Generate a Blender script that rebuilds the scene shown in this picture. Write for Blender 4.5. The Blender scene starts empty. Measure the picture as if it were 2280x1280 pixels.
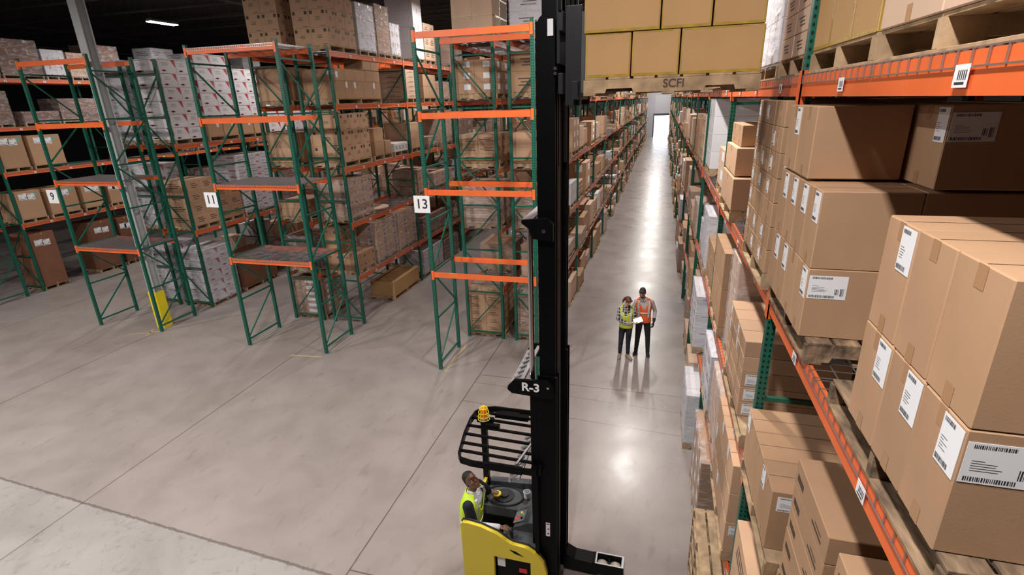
import bpy, math, random
from mathutils import Vector, Matrix, noise
R=random.Random(7)
SC=bpy.context.scene; COL=SC.collection
# ------------------------------------------------------------------ camera
cd=bpy.data.cameras.new('camera'); cam=bpy.data.objects.new('camera',cd); COL.objects.link(cam); SC.camera=cam
YAW,PIT,ROL,FPX=-0.27991,0.34291,-0.031231,1158.2
def _cam():
    cy,sy,cp,sp=math.cos(YAW),math.sin(YAW),math.cos(PIT),math.sin(PIT)
    f=Vector((sy*cp,cy*cp,-sp)); r=Vector((cy,-sy,0)); u=r.cross(f)
    c,s=math.cos(ROL),math.sin(ROL); r2=c*r+s*u; u2=-s*r+c*u
    M=Matrix((( r2.x,u2.x,-f.x,0),(r2.y,u2.y,-f.y,0),(r2.z,u2.z,-f.z,6.2),(0,0,0,1)))
    return M
cam.matrix_world=_cam(); cd.sensor_width=36; cd.lens=FPX/2280*36; cd.clip_end=300; cd.clip_start=.05
# ------------------------------------------------------------------ view / world / lamps
vs=SC.view_settings; vs.view_transform='Standard'; vs.look='None'; vs.gamma=1; vs.use_curve_mapping=False; vs.exposure=-0.25
W=bpy.data.worlds.new('world'); SC.world=W; W.use_nodes=True
wb=W.node_tree.nodes['Background']; wb.inputs[0].default_value=(.82,.9,1,1); wb.inputs[1].default_value=5.5
LAMP_Z=9.46
LAMPS=[(-.66,.2,1.0)]+[(-.66,y,1.15) for y in (8,20.6,32,44,56,68,80,88)]+[(x,4,1.45) for x in (-7.5,-13.5,-20)]+[(x,y,.5) for x in (-6.6,-12.5) for y in (18,30,42)]+[(-18.9,y,.75) for y in (18,30)]+[(6.4,20,.2)]  # the farthest main aisle lamp is added to brighten the end wall
LAMP_W=520
def area(x,y,z,w,sx,sy):
    d=bpy.data.lights.new('lamp_light','AREA'); d.shape='RECTANGLE'; d.size=sx; d.size_y=sy; d.energy=w; d.color=(1,.955,.9)
    o=bpy.data.objects.new('lamp_light',d); o.location=(x,y,z); COL.objects.link(o); return o
# ------------------------------------------------------------------ mesh builder
class MB:
    def __init__(s): s.v=[];s.f=[];s.m=[];s.uv={}
    def quad(s,a,b,c,d,m=0,uv=None):
        n=len(s.v); s.v+= [tuple(a),tuple(b),tuple(c),tuple(d)]; s.f.append((n,n+1,n+2,n+3)); s.m.append(m)
        if uv: s.uv[len(s.f)-1]=uv
    def box(s,x0,y0,z0,x1,y1,z1,m=0,uvl=False):
        n=len(s.v)
        s.v+=[(x0,y0,z0),(x1,y0,z0),(x1,y1,z0),(x0,y1,z0),(x0,y0,z1),(x1,y0,z1),(x1,y1,z1),(x0,y1,z1)]
        for k,q in enumerate(((0,3,2,1),(4,5,6,7),(0,1,5,4),(2,3,7,6),(1,2,6,5),(3,0,4,7))):
            s.f.append(tuple(n+i for i in q)); s.m.append(m)
            if uvl:
                i=len(s.f)-1
                if k in (2,3): w=(x1-x0)/2; s.uv[i]=[(-w,z0),(w,z0),(w,z1),(-w,z1)]
                elif k in (4,5): w=(y1-y0)/2; s.uv[i]=[(-w,z0),(w,z0),(w,z1),(-w,z1)]
    def cbox(s,x0,y0,z0,x1,y1,z1,b=.004,m=0):
        X=(x0,x1);Y=(y0,y1);Z=(z0,z1);idx={}
        for i in (0,1):
            for j in (0,1):
                for k in (0,1):
                    sx,sy,sz=(b if i==0 else -b),(b if j==0 else -b),(b if k==0 else -b)
                    for ax,p in enumerate(((X[i],Y[j]+sy,Z[k]+sz),(X[i]+sx,Y[j],Z[k]+sz),(X[i]+sx,Y[j]+sy,Z[k]))):
                        idx[(i,j,k,ax)]=len(s.v); s.v.append(p)
        def F(l,flip=False):
            if flip:l=l[::-1]
            s.f.append(tuple(idx[q] for q in l)); s.m.append(m)
        for t in (0,1):
            F([(t,0,0,0),(t,1,0,0),(t,1,1,0),(t,0,1,0)],t==0)
            F([(0,t,0,1),(0,t,1,1),(1,t,1,1),(1,t,0,1)],t==0)
            F([(0,0,t,2),(1,0,t,2),(1,1,t,2),(0,1,t,2)],t==0)
        for a in (0,1):
            for c in (0,1):
                F([(0,a,c,1),(1,a,c,1),(1,a,c,2),(0,a,c,2)],(a==1)!=(c==1))
                F([(a,0,c,2),(a,1,c,2),(a,1,c,0),(a,0,c,0)],(a==1)!=(c==1))
                F([(a,c,0,0),(a,c,1,0),(a,c,1,1),(a,c,0,1)],(a==1)!=(c==1))
        for i in (0,1):
            for j in (0,1):
                for k in (0,1): F([(i,j,k,0),(i,j,k,1),(i,j,k,2)],(i+j+k)%2==0)
    def bar(s,p,q,r=.01,n=4,m=0,r2=None,caps=True):
        p=Vector(p);q=Vector(q);d=(q-p)
        if d.length<1e-6:return
        d.normalize(); a=d.orthogonal() if abs(d.z)<.99 else Vector((1,0,0)); 
        up=Vector((0,0,1)) if abs(d.z)<.99 else Vector((0,1,0))
        a=up.cross(d).normalized(); b=d.cross(a); r2=r if r2 is None else r2
        k=len(s.v); off=math.pi/4 if n==4 else 0; sc=math.sqrt(2) if n==4 else 1
        for c,rr in ((p,r),(q,r2)):
            for i in range(n):
                t=off+2*math.pi*i/n; s.v.append(tuple(c+(a*math.cos(t)+b*math.sin(t))*rr*sc))
        for i in range(n):
            j=(i+1)%n; s.f.append((k+i,k+j,k+n+j,k+n+i)); s.m.append(m)
        if caps:
            s.f.append(tuple(k+i for i in range(n))[::-1]); s.m.append(m)
            s.f.append(tuple(k+n+i for i in range(n))); s.m.append(m)
    def tube(s,pts,r,n=6,m=0):
        for a,b in zip(pts,pts[1:]): s.bar(a,b,r,n,m)
    def loft(s,rings,m=0,close=True,caps=True):
        k=len(s.v);n=len(rings[0])
        for r in rings: s.v+=[tuple(p) for p in r]
        for j in range(len(rings)-1):
            for i in range(n if close else n-1):
                i2=(i+1)%n; s.f.append((k+j*n+i,k+j*n+i2,k+(j+1)*n+i2,k+(j+1)*n+i)); s.m.append(m)
        if caps:
            s.f.append(tuple(k+i for i in range(n))[::-1]); s.m.append(m)
            e=k+(len(rings)-1)*n; s.f.append(tuple(e+i for i in range(n))); s.m.append(m)
    def prism(s,pts,axis,a,b,m=0):
        """polygon pts (2d) extruded along axis from a to b"""
        def P(p,t):
            return {'x':(t,p[0],p[1]),'y':(p[0],t,p[1]),'z':(p[0],p[1],t)}[axis]
        s.loft([[P(p,a) for p in pts],[P(p,b) for p in pts]],m)
    def sph(s,c,r,n=12,k=8,m=0,sc=(1,1,1)):
        rings=[]
        for j in range(k+1):
            t=math.pi*j/k; z=-math.cos(t); rr=max(math.sin(t),.02)
            rings.append([(c[0]+r*sc[0]*rr*math.cos(2*math.pi*i/n),c[1]+r*sc[1]*rr*math.sin(2*math.pi*i/n),c[2]+r*sc[2]*z) for i in range(n)])
        s.loft(rings,m)
    def mesh(s,name,mats,smooth=False):
        me=bpy.data.meshes.new(name); me.from_pydata(s.v,[],s.f)
        for m in mats: me.materials.append(m)
        me.polygons.foreach_set('material_index',s.m)
        if s.uv:
            ul=me.uv_layers.new(name='UVMap')
            for fi,uv in s.uv.items():
                p=me.polygons[fi]
                for k,li in enumerate(p.loop_indices): ul.data[li].uv=uv[k]
        if smooth: me.polygons.foreach_set('use_smooth',[True]*len(me.polygons))
        me.update(); return me
    def obj(s,name,mats,parent=None,smooth=False,loc=None):
        return link(name,s.mesh(name,mats,smooth),parent,loc)
def link(name,me,parent=None,loc=None,rz=0):
    o=bpy.data.objects.new(name,me); COL.objects.link(o)
    if parent: o.parent=parent
    if loc: o.location=loc
    if rz: o.rotation_euler=(0,0,rz)
    return o
LABELS={}
def tag(o,label,cat,group=None):
    n=len(label.split())
    if n>16 or n<4: print('LABELLEN',n,label)
    if label in LABELS and not group: print('DUPLABEL',label)
    LABELS[label]=1
    o['label']=label; o['category']=cat
    if group:o['group']=group
    return o
def empty(name,loc,label,cat,group=None,rz=0):
    o=bpy.data.objects.new(name,None); COL.objects.link(o); o.location=loc; o.rotation_euler=(0,0,rz); o.empty_display_size=.1
    return tag(o,label,cat,group)
def struct(o): o['kind']='structure'; return o
# ------------------------------------------------------------------ materials
def mat(name,col,rough=.6,metal=0,spec=.5,noise_=0,scale=4,col2=None,bump=0,bscale=40,emit=0,rand=0,stretch=(1,1,1)):
    m=bpy.data.materials.new(name); m.use_nodes=True; nt=m.node_tree; N=nt.nodes; L=nt.links
    b=N['Principled BSDF']; b.inputs['Base Color'].default_value=(*col,1); b.inputs['Roughness'].default_value=rough
    b.inputs['Metallic'].default_value=metal; b.inputs['Specular IOR Level'].default_value=spec
    src=None
    if noise_ or bump:
        tc=N.new('ShaderNodeTexCoord'); mp=N.new('ShaderNodeMapping'); mp.inputs['Scale'].default_value=stretch; L.new(tc.outputs['Object'],mp.inputs[0])
    if noise_:
        nz=N.new('ShaderNodeTexNoise'); nz.inputs['Scale'].default_value=scale; nz.inputs['Detail'].default_value=5; L.new(mp.outputs[0],nz.inputs[0])
        rp=N.new('ShaderNodeValToRGB'); rp.color_ramp.elements[0].position=.3; rp.color_ramp.elements[1].position=.7
        c2=col2 or tuple(c*(1-noise_) for c in col); rp.color_ramp.elements[0].color=(*c2,1); rp.color_ramp.elements[1].color=(*col,1)
        L.new(nz.outputs[0],rp.inputs[0]); src=rp.outputs[0]
    if rand:
        oi=N.new('ShaderNodeObjectInfo'); hs=N.new('ShaderNodeHueSaturation'); mr=N.new('ShaderNodeMapRange')
        mr.inputs['To Min'].default_value=1-rand; mr.inputs['To Max'].default_value=1+rand*.6; L.new(oi.outputs['Random'],mr.inputs[0]); L.new(mr.outputs[0],hs.inputs['Value'])
        if src: L.new(src,hs.inputs['Color'])
        else: hs.inputs['Color'].default_value=(*col,1)
        src=hs.outputs[0]
    if src: L.new(src,b.inputs['Base Color'])
    if bump:
        n2=N.new('ShaderNodeTexNoise'); n2.inputs['Scale'].default_value=bscale; n2.inputs['Detail'].default_value=4; L.new(mp.outputs[0],n2.inputs[0])
        bp=N.new('ShaderNodeBump'); bp.inputs['Strength'].default_value=bump; bp.inputs['Distance'].default_value=.01; L.new(n2.outputs[0],bp.inputs['Height']); L.new(bp.outputs[0],b.inputs['Normal'])
    if emit: b.inputs['Emission Color'].default_value=(*col,1); b.inputs['Emission Strength'].default_value=emit
    return m
M={}
M['kraft']=mat('kraft_cardboard',(.46,.28,.168),.75,spec=.2,noise_=.12,scale=3,rand=.1,bump=.05,bscale=120)
M['tan']=mat('tan_cardboard',(.58,.365,.235),.75,spec=.2,noise_=.1,scale=3,rand=.15)
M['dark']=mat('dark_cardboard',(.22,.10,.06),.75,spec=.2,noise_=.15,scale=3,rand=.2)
M['ochre']=mat('ochre_cardboard',(.50,.30,.135),.7,spec=.25,noise_=.12,scale=2.2,rand=.05)
M['pale']=mat('pale_cardboard',(.66,.46,.34),.75,spec=.2,noise_=.1,scale=3,rand=.1)
M['white']=mat('white_cardboard',(.72,.71,.74),.6,spec=.3,noise_=.08,scale=3,rand=.08)
M['tape']=mat('packing_tape',(.42,.24,.13),.3,spec=.5)
M['ytape']=mat('yellow_tape',(.47,.31,.055),.25,spec=.55,noise_=.3,scale=7,bump=.3,bscale=35)
M['ink']=mat('box_ink',(.07,.045,.035),.7)
M['redink']=mat('red_ink',(.42,.03,.05),.6)
M['blueink']=mat('blue_ink',(.05,.07,.25),.6)
M['paper']=mat('label_paper',(.82,.82,.86),.5)
M['black_ink']=mat('label_ink',(.03,.03,.035),.6)
M['yellow_sticker']=mat('yellow_sticker',(.85,.8,.02),.5)
M['green_sticker']=mat('green_sticker',(.1,.45,.36),.5)
M['seam']=mat('flap_seam',(.13,.07,.04),.8)
M['wood']=mat('pallet_wood',(.52,.36,.22),.8,spec=.2,noise_=.5,scale=8,rand=.2,bump=.3,bscale=30,stretch=(1,1,1))
M['oldwood']=mat('weathered_pallet_wood',(.40,.27,.17),.85,spec=.2,noise_=.75,scale=13,bump=.9,bscale=25,col2=(.06,.042,.032),stretch=(1,.35,1))
M['orange']=mat('orange_beam_paint',(.86,.16,.04),.38,spec=.5,noise_=.18,scale=2,rand=.08)
M['wire']=mat('galvanised_wire',(.45,.44,.46),.35,metal=.85)
M['steel']=mat('galvanised_plate',(.3,.33,.32),.5,metal=.4)
M['concrete_col']=mat('grey_column_paint',(.42,.43,.44),.55,noise_=.08)
M['yellow']=mat('yellow_paint',(.85,.66,.02),.4)
M['truckyellow']=mat('truck_yellow_paint',(.78,.60,.045),.35,spec=.5,noise_=.05,scale=2)
M['black']=mat('black_truck_paint',(.0025,.0025,.003),.4,spec=.12)
M['mastblack']=mat('mast_steel_black',(.0022,.0022,.003),.42,spec=.12,noise_=.3,scale=8)
M['blackplastic']=mat('black_plastic',(.02,.021,.024),.5,spec=.45,bump=.1,bscale=200)
M['greyplastic']=mat('grey_dash_plastic',(.055,.06,.066),.5)
M['chrome']=mat('rod_chrome',(.62,.58,.58),.22,metal=1)
M['alu']=mat('bare_metal',(.5,.5,.52),.35,metal=.8)
M['darkmetal']=mat('dark_joist_steel',(.06,.06,.065),.6)
M['ceil']=mat('ceiling_deck',(.015,.014,.015),.9,noise_=.2,scale=.5)
M['wall']=mat('wall_paint',(.50,.50,.54),.8,noise_=.1,scale=.5)
M['darkwall']=mat('dark_wall_paint',(.02,.02,.021),.9)
M['emit']=mat('lamp_diffuser',(1,.97,.93),.5,emit=14)
M['redplastic']=mat('red_plastic',(.7,.03,.03),.4)
M['orangelens']=mat('amber_lens',(.9,.2,.02),.2,emit=0)
def green():
    m=mat('green_rack_paint',(.008,.125,.085),.42,spec=.5,noise_=.15,scale=3)
    nt=m.node_tree;N=nt.nodes;L=nt.links;b=N['Principled BSDF']
    uv=N.new('ShaderNodeUVMap'); sp=N.new('ShaderNodeSeparateXYZ'); L.new(uv.outputs[0],sp.inputs[0])
    def math_(op,a,bv=None,cv=None):
        n=N.new('ShaderNodeMath'); n.operation=op
        for i,x in enumerate((a,bv,cv)):
            if x is None: continue
            if hasattr(x,'links') or hasattr(x,'is_output'): L.new(x,n.inputs[i])
            else: n.inputs[i].default_value=x
        return n.outputs[0]
    u=math_('SUBTRACT',math_('ABSOLUTE',sp.outputs[0]),.019)
    v=math_('SUBTRACT',math_('MODULO',sp.outputs[1],.0508),.0254)
    d=math_('ADD',math_('POWER',math_('DIVIDE',u,.0085),2),math_('POWER',math_('DIVIDE',v,.013),2))
    h=math_('LESS_THAN',d,1)
    mx=N.new('ShaderNodeMix'); mx.data_type='RGBA'; L.new(h,mx.inputs[0])
    old=b.inputs['Base Color'].links[0].from_socket; L.new(old,mx.inputs[6]); mx.inputs[7].default_value=(.002,.008,.006,1); L.new(mx.outputs[2],b.inputs['Base Color'])
    return m
M['gholes']=green(); M['green']=mat('green_brace_paint',(.008,.115,.075),.42,spec=.5,noise_=.15,scale=3)
def wrapmat():
    m=bpy.data.materials.new('stretch_film'); m.use_nodes=True; nt=m.node_tree;N=nt.nodes;L=nt.links
    N.remove(N['Principled BSDF']); out=N['Material Output']
    t=N.new('ShaderNodeBsdfTransparent'); t.inputs[0].default_value=(.93,.93,.95,1); g=N.new('ShaderNodeBsdfPrincipled'); g.inputs['Roughness'].default_value=.22; g.inputs['Base Color'].default_value=(.75,.73,.76,1)
    tc=N.new('ShaderNodeTexCoord'); mp=N.new('ShaderNodeMapping'); mp.inputs['Scale'].default_value=(1,1,3); mp.inputs['Rotation'].default_value=(.3,.2,0)
    nz=N.new('ShaderNodeTexNoise'); nz.inputs['Scale'].default_value=3.5; nz.inputs['Detail'].default_value=6; nz.inputs['Distortion'].default_value=1.2
    L.new(tc.outputs['Object'],mp.inputs[0]); L.new(mp.outputs[0],nz.inputs[0])
    r=N.new('ShaderNodeMapRange'); r.inputs['From Min'].default_value=.45; r.inputs['From Max'].default_value=.75; r.inputs['To Min'].default_value=.1; r.inputs['To Max'].default_value=.5; L.new(nz.outputs[0],r.inputs[0])
    bp=N.new('ShaderNodeBump'); bp.inputs['Strength'].default_value=.9; bp.inputs['Distance'].default_value=.05; L.new(nz.outputs[0],bp.inputs['Height']); L.new(bp.outputs[0],g.inputs['Normal'])
    mx=N.new('ShaderNodeMixShader'); L.new(r.outputs[0],mx.inputs[0]); L.new(t.outputs[0],mx.inputs[1]); L.new(g.outputs[0],mx.inputs[2]); L.new(mx.outputs[0],out.inputs[0]); return m
M['wrap']=wrapmat()
def floormat():
    m=bpy.data.materials.new('polished_concrete'); m.use_nodes=True; nt=m.node_tree;N=nt.nodes;L=nt.links;b=N['Principled BSDF']
    tc=N.new('ShaderNodeTexCoord'); sp=N.new('ShaderNodeSeparateXYZ'); L.new(tc.outputs['Object'],sp.inputs[0])
    def nz(scale,detail,dist=0,st=None):
        n=N.new('ShaderNodeTexNoise'); n.inputs['Scale'].default_value=scale; n.inputs['Detail'].default_value=detail; n.inputs['Distortion'].default_value=dist
        if st:
            mp=N.new('ShaderNodeMapping'); mp.inputs['Scale'].default_value=st; L.new(tc.outputs['Object'],mp.inputs[0]); L.new(mp.outputs[0],n.inputs[0])
        else: L.new(tc.outputs['Object'],n.inputs[0])
        return n.outputs[0]
    def ramp(src,p0,c0,p1,c1):
        r=N.new('ShaderNodeValToRGB'); e=r.color_ramp.elements; e[0].position=p0;e[0].color=(*c0,1);e[1].position=p1;e[1].color=(*c1,1); L.new(src,r.inputs[0]); return r.outputs[0]
    def mult(a,b_,f=1):
        x=N.new('ShaderNodeMix'); x.data_type='RGBA'; x.blend_type='MULTIPLY'
        if hasattr(f,'is_output'): L.new(f,x.inputs[0])
        else: x.inputs[0].default_value=f
        L.new(a,x.inputs[6]); 
        if hasattr(b_,'is_output'): L.new(b_,x.inputs[7])
        else: x.inputs[7].default_value=(*b_,1)
        return x.outputs[2]
    base=ramp(nz(.35,5,.2),.3,(.265,.225,.212),.75,(.325,.28,.268))
    c=mult(base,ramp(nz(1.3,7,.3),.35,(.86,.85,.84),.62,(1,1,1)))
    c=mult(c,ramp(nz(7,5,.6,(1,.35,1)),.3,(.72,.71,.7),.4,(1,1,1)),.5)
    def M_(op,a,v=None):
        n=N.new('ShaderNodeMath'); n.operation=op
        for i,x in enumerate((a,v)):
            if x is None: continue
            if hasattr(x,'is_output'): L.new(x,n.inputs[i])
            else: n.inputs[i].default_value=x
        return n.outputs[0]
    X,Y=sp.outputs[0],sp.outputs[1]
    wob=M_('MULTIPLY',M_('SUBTRACT',nz(3,3),.5),.015)
    Xw=M_('ADD',X,wob); Yw=M_('ADD',Y,wob)
    # slab joints: saw cuts every 5.2 m across, and along the aisle
    lx=M_('LESS_THAN',M_('ABSOLUTE',M_('SUBTRACT',M_('MODULO',M_('ADD',Xw,58.5),5.2),2.6)),.010)   # x = -3.9, -9.1 ...
    ly=M_('LESS_THAN',M_('ABSOLUTE',M_('SUBTRACT',M_('MODULO',M_('ADD',Yw,55.625),5.75),2.875)),.010)
    ly=M_('MULTIPLY',ly,M_('GREATER_THAN',X,-3.9))
    j=M_('MAXIMUM',lx,ly); c=mult(c,(.35,.33,.32),j)
    for a_,b_ in ((9.08,.009),(9.9,.007)):
        q=M_('MULTIPLY',M_('LESS_THAN',M_('ABSOLUTE',M_('SUBTRACT',M_('ADD',Yw,M_('MULTIPLY',X,.06)),a_)),b_),M_('GREATER_THAN',X,-3.9)); c=mult(c,(.45,.43,.42),q)
    # older, paler slab in front of y=4.8
    ed=M_('ADD',M_('ADD',Yw,M_('MULTIPLY',X,.05)),M_('MULTIPLY',nz(12,3),.05))
    front=M_('LESS_THAN',ed,4.42)
    fx=N.new('ShaderNodeMix'); fx.data_type='RGBA'; L.new(front,fx.inputs[0]); L.new(c,fx.inputs[6])
    c2=mult(ramp(nz(.8,7,1),.3,(.26,.24,.23),.7,(.345,.32,.31)),ramp(nz(7,5,1),.3,(.8,.8,.8),.45,(1,1,1)))
    c2=mult(c2,(.35,.33,.32),j); L.new(c2,fx.inputs[7]); c=fx.outputs[2]
    edge=M_('LESS_THAN',M_('ABSOLUTE',M_('SUBTRACT',ed,4.42)),.022); c=mult(c,(.5,.47,.45),edge)
    L.new(c,b.inputs['Base Color'])
    rr=N.new('ShaderNodeMapRange'); rr.inputs['From Min'].default_value=.3; rr.inputs['From Max'].default_value=.7; rr.inputs['To Min'].default_value=.25; rr.inputs['To Max'].default_value=.33; L.new(nz(1.1,7,.3),rr.inputs[0])
    ax=N.new('ShaderNodeMapRange'); ax.inputs['From Min'].default_value=-2.2; ax.inputs['From Max'].default_value=-3.4; ax.inputs['To Min'].default_value=0; ax.inputs['To Max'].default_value=.26; L.new(X,ax.inputs[0])
    L.new(M_('ADD',rr.outputs[0],ax.outputs[0]),b.inputs['Roughness'])
    b.inputs['Specular IOR Level'].default_value=.6
    bp=N.new('ShaderNodeBump'); bp.inputs['Strength'].default_value=.12; bp.inputs['Distance'].default_value=.01; L.new(nz(5,6),bp.inputs['Height']); L.new(bp.outputs[0],b.inputs['Normal'])
    return m
M['floor']=floormat()
# ------------------------------------------------------------------ building shell
XL,XR,YB,YF,ZC=-46.,12.,-12.,92.7,10.6
m=MB(); m.box(XL,YB,-.3,XR,YF,0); struct(m.obj('floor',[M['floor']]))
m=MB(); m.box(XL-.2,YB-.2,ZC,XR+.2,YF+.3,ZC+.3); ceil=struct(m.obj('ceiling',[M['ceil']]))
m=MB(); m.box(XL-.2,YB-.2,-.3,XL,YF+.3,ZC); struct(m.obj('wall_left',[M['darkwall']]))
m=MB(); m.box(XR,YB-.2,-.3,XR+.2,YF+.3,ZC); struct(m.obj('wall_right',[M['darkwall']]))
m=MB(); m.box(XL,YB-.2,-.3,XR,YB,ZC); struct(m.obj('wall_back',[M['darkwall']]))
DX0,DX1,DZ=-1.45,1.2,3.35
m=MB(); m.box(XL,YF,-.3,DX0,YF+.25,ZC); m.box(DX1,YF,-.3,XR,YF+.25,ZC); m.box(DX0,YF,DZ,DX1,YF+.25,ZC); m.box(DX0,YF,-.3,DX1,YF+.25,0); struct(m.obj('wall_far',[M['wall']]))
m=MB(); m.box(DX0-.18,YF-.08,0,DX0,YF,DZ+.3); m.box(DX1,YF-.08,0,DX1+.18,YF,DZ+.3); m.box(DX0,YF-.08,DZ,DX1,YF,DZ+.3)
struct(m.obj('door_1',[mat('door_frame_blue',(.07,.08,.12),.5)]))
m=MB(); m.box(-40,YF+.25,-.3,40,YF+40,-.05); struct(m.obj('trim_1',[mat('yard_concrete',(.5,.5,.5),.9)]))
# rolled up shutter above the door
m=MB()
for k in range(14): m.box(DX0,YF-.05,DZ+.34+k*.2,DX1,YF-.02-.015*(k%2),DZ+.53+k*.2)
struct(m.obj('trim_2',[mat('shutter_grey',(.55,.55,.60),.6)]))
# roof joists: open web trusses running along x, girders along y
def joist(m,p,q,h=.55,step=.6):
    p=Vector(p);q=Vector(q);L=(q-p).length;d=(q-p)/L;n=int(L/step);dn=Vector((0,0,-h))
    m.bar(p,q,.03);m.bar(p+dn,q+dn,.03)
    for i in range(n):
        a=p+d*(i*L/n);b=p+d*((i+.5)*L/n)+dn;c=p+d*((i+1)*L/n); m.bar(a,b,.012,3,caps=False);m.bar(b,c,.012,3,caps=False)
ya=[4+2.4*k for k in range(24)]
for k,y in enumerate(ya):
    m=MB(); joist(m,(XL,y,ZC-.03),(XR,y,ZC-.03),.55,.8 if y<32 else 2); m.obj('roof_joist',[M['darkmetal']],ceil)
for x in (-32,-14.3,3.2):
    m=MB(); joist(m,(x,YB,ZC-.05),(x,YF,ZC-.05),.9,1.2); m.obj('roof_girder',[M['darkmetal']],ceil)
# ceiling lamps
def lampmesh():
    m=MB(); m.prism([(-.14,0),(.14,0),(.08,.09),(-.08,.09)],'y',-.62,.62); a=m.mesh('housing',[M['steel']])
    m=MB(); m.box(-.125,-.6,-.03,.125,.6,0); b=m.mesh('diffuser',[M['emit']])
    m=MB(); m.bar((0,-.5,.09),(0,-.5,ZC-LAMP_Z-.03),.006,4); m.bar((0,.5,.09),(0,.5,ZC-LAMP_Z-.03),.006,4); c=m.mesh('hanger',[M['darkmetal']])
    return a,b,c
LM=lampmesh()
for x,y,w in LAMPS:
    vis=(x<-15 and y==18)
    o=empty('ceiling_lamp',(x,y,LAMP_Z),'long fluorescent ceiling lamp glowing over the far left aisle' if vis else 'long fluorescent ceiling lamp hanging above the aisles, outside the frame','lamp',None if vis else 'ceiling lamps above the frame')
    link('lamp_housing',LM[0],o); link('lamp_diffuser',LM[1],o); link('hanger_rod',LM[2],o)
    area(x,y,LAMP_Z-.05,LAMP_W*w,.25,1.2)
#@@PART2
# ------------------------------------------------------------------ pallet racks
PW,PD=.076,.07
_fc={}
def framemeshes(D,H):
    k=(round(D,3),round(H,2))
    if k in _fc: return _fc[k]
    m=MB(); zs=[.18]
    while zs[-1]+1.18<H-.1: zs.append(zs[-1]+1.18)
    a,b=PD,D-PD
    for i,z in enumerate(zs):
        m.bar((a,0,z),(b,0,z),.019)
        if i<len(zs)-1:
            if i%2==0: m.bar((a,0,z+.07),(b,0,zs[i+1]-.07),.016)
            else: m.bar((b,0,z+.07),(a,0,zs[i+1]-.07),.016)
    br=m.mesh('frame_bracing',[M['green']])
    def post(x,face):
        q=MB(); t=.012; w=PW/2
        q.box(x,-w,0,x+PD,w,H,uvl=True)
        return q.mesh('post',[M['gholes']])
    p1,p2=post(0,0),post(D-PD,1)
    q=MB(); q.box(-.03,-.065,0,PD+.03,.065,.01)
    _fc[k]=(br,p1,p2,q.mesh('foot_plate',[M['steel']])); return _fc[k]
def frame(root,x,y,rz,D,H):
    br,p1,p2,fp=framemeshes(D,H)
    f=link('upright_frame',br,root,(x,y,0),rz)
    link('post',p1,f); link('post',p2,f); link('foot_plate',fp,f); link('foot_plate',fp,f,(D-PD,0,0))
_bc={}
def beammesh(L,h=.12,sec=.05):
    k=(round(L,3),h)
    if k in _bc: return _bc[k]
    # local: runs along +y from 0 to L, front face at x=0, back toward +x, top z=0
    m=MB(); m.prism([(0,-h),(sec,-h),(sec,-.035),(sec*.55,-.035),(sec*.55,0),(0,0)],'y',.0,L)
    for y,s in ((0,-1),(L,1)):
        ya,yb=(y-.055,y+.006) if s<0 else (y-.006,y+.055)
        m.box(-.012,ya,-h-.06,.0,yb,.035); m.box(-.012,(yb-.006) if s<0 else ya,-h-.06,.03,yb if s<0 else ya+.006,.035)
    b=m.mesh('beam',[M['orange']]); _bc[k]=b; return b
def lblmesh():
    m=MB(); m.box(-.0135,-.045,-.035,-.012+.0005,.045,.035); 
    for i in range(5): m.quad((-.0142,-.03+i*.012,-.012),(-.0142,-.036+i*.012,-.012),(-.0142,-.036+i*.012,.018),(-.0142,-.03+i*.012,.018),1)
    m.quad((-.0142,.03,-.026),(-.0142,-.03,-.026),(-.0142,-.03,-.018),(-.0142,.03,-.018),1)
    return m.mesh('location_label',[M['paper'],M['black_ink']])
LBL=lblmesh()
_dc={}
def deckmesh(D,Wd,step=.05,r=.0024,fall=.05):
    k=(round(D,3),round(Wd,3),step)
    if k in _dc: return _dc[k]
    # local: x 0..D (front at 0), y 0..W, wires resting on beam top z=0
    m=MB(); n=int(Wd/step)
    z=r
    for i in range(n+1):
        y=.01+i*(Wd-.02)/n
        m.tube([(-.006,y,-fall),(-.006,y,z),(D+.006,y,z),(D+.006,y,-fall)],r,4)
    q=max(2,int(D/.115))
    for i in range(q+1):
        x=i*D/q; m.bar((x,0,z+r*1.6),(x,Wd,z+r*1.6),r,4)
    m.bar((-.006-r,0,-fall),(-.006-r,Wd,-fall),r*1.1,4); m.bar((D+.006+r,0,-fall),(D+.006+r,Wd,-fall),r*1.1,4)
    for i in range(3):
        y=Wd*(.2+.3*i); m.box(.06,y-.02,-.03,D-.06,y+.02,-.001)
    _dc[k]=m.mesh('wire_deck',[M['wire']]); return _dc[k]
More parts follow.
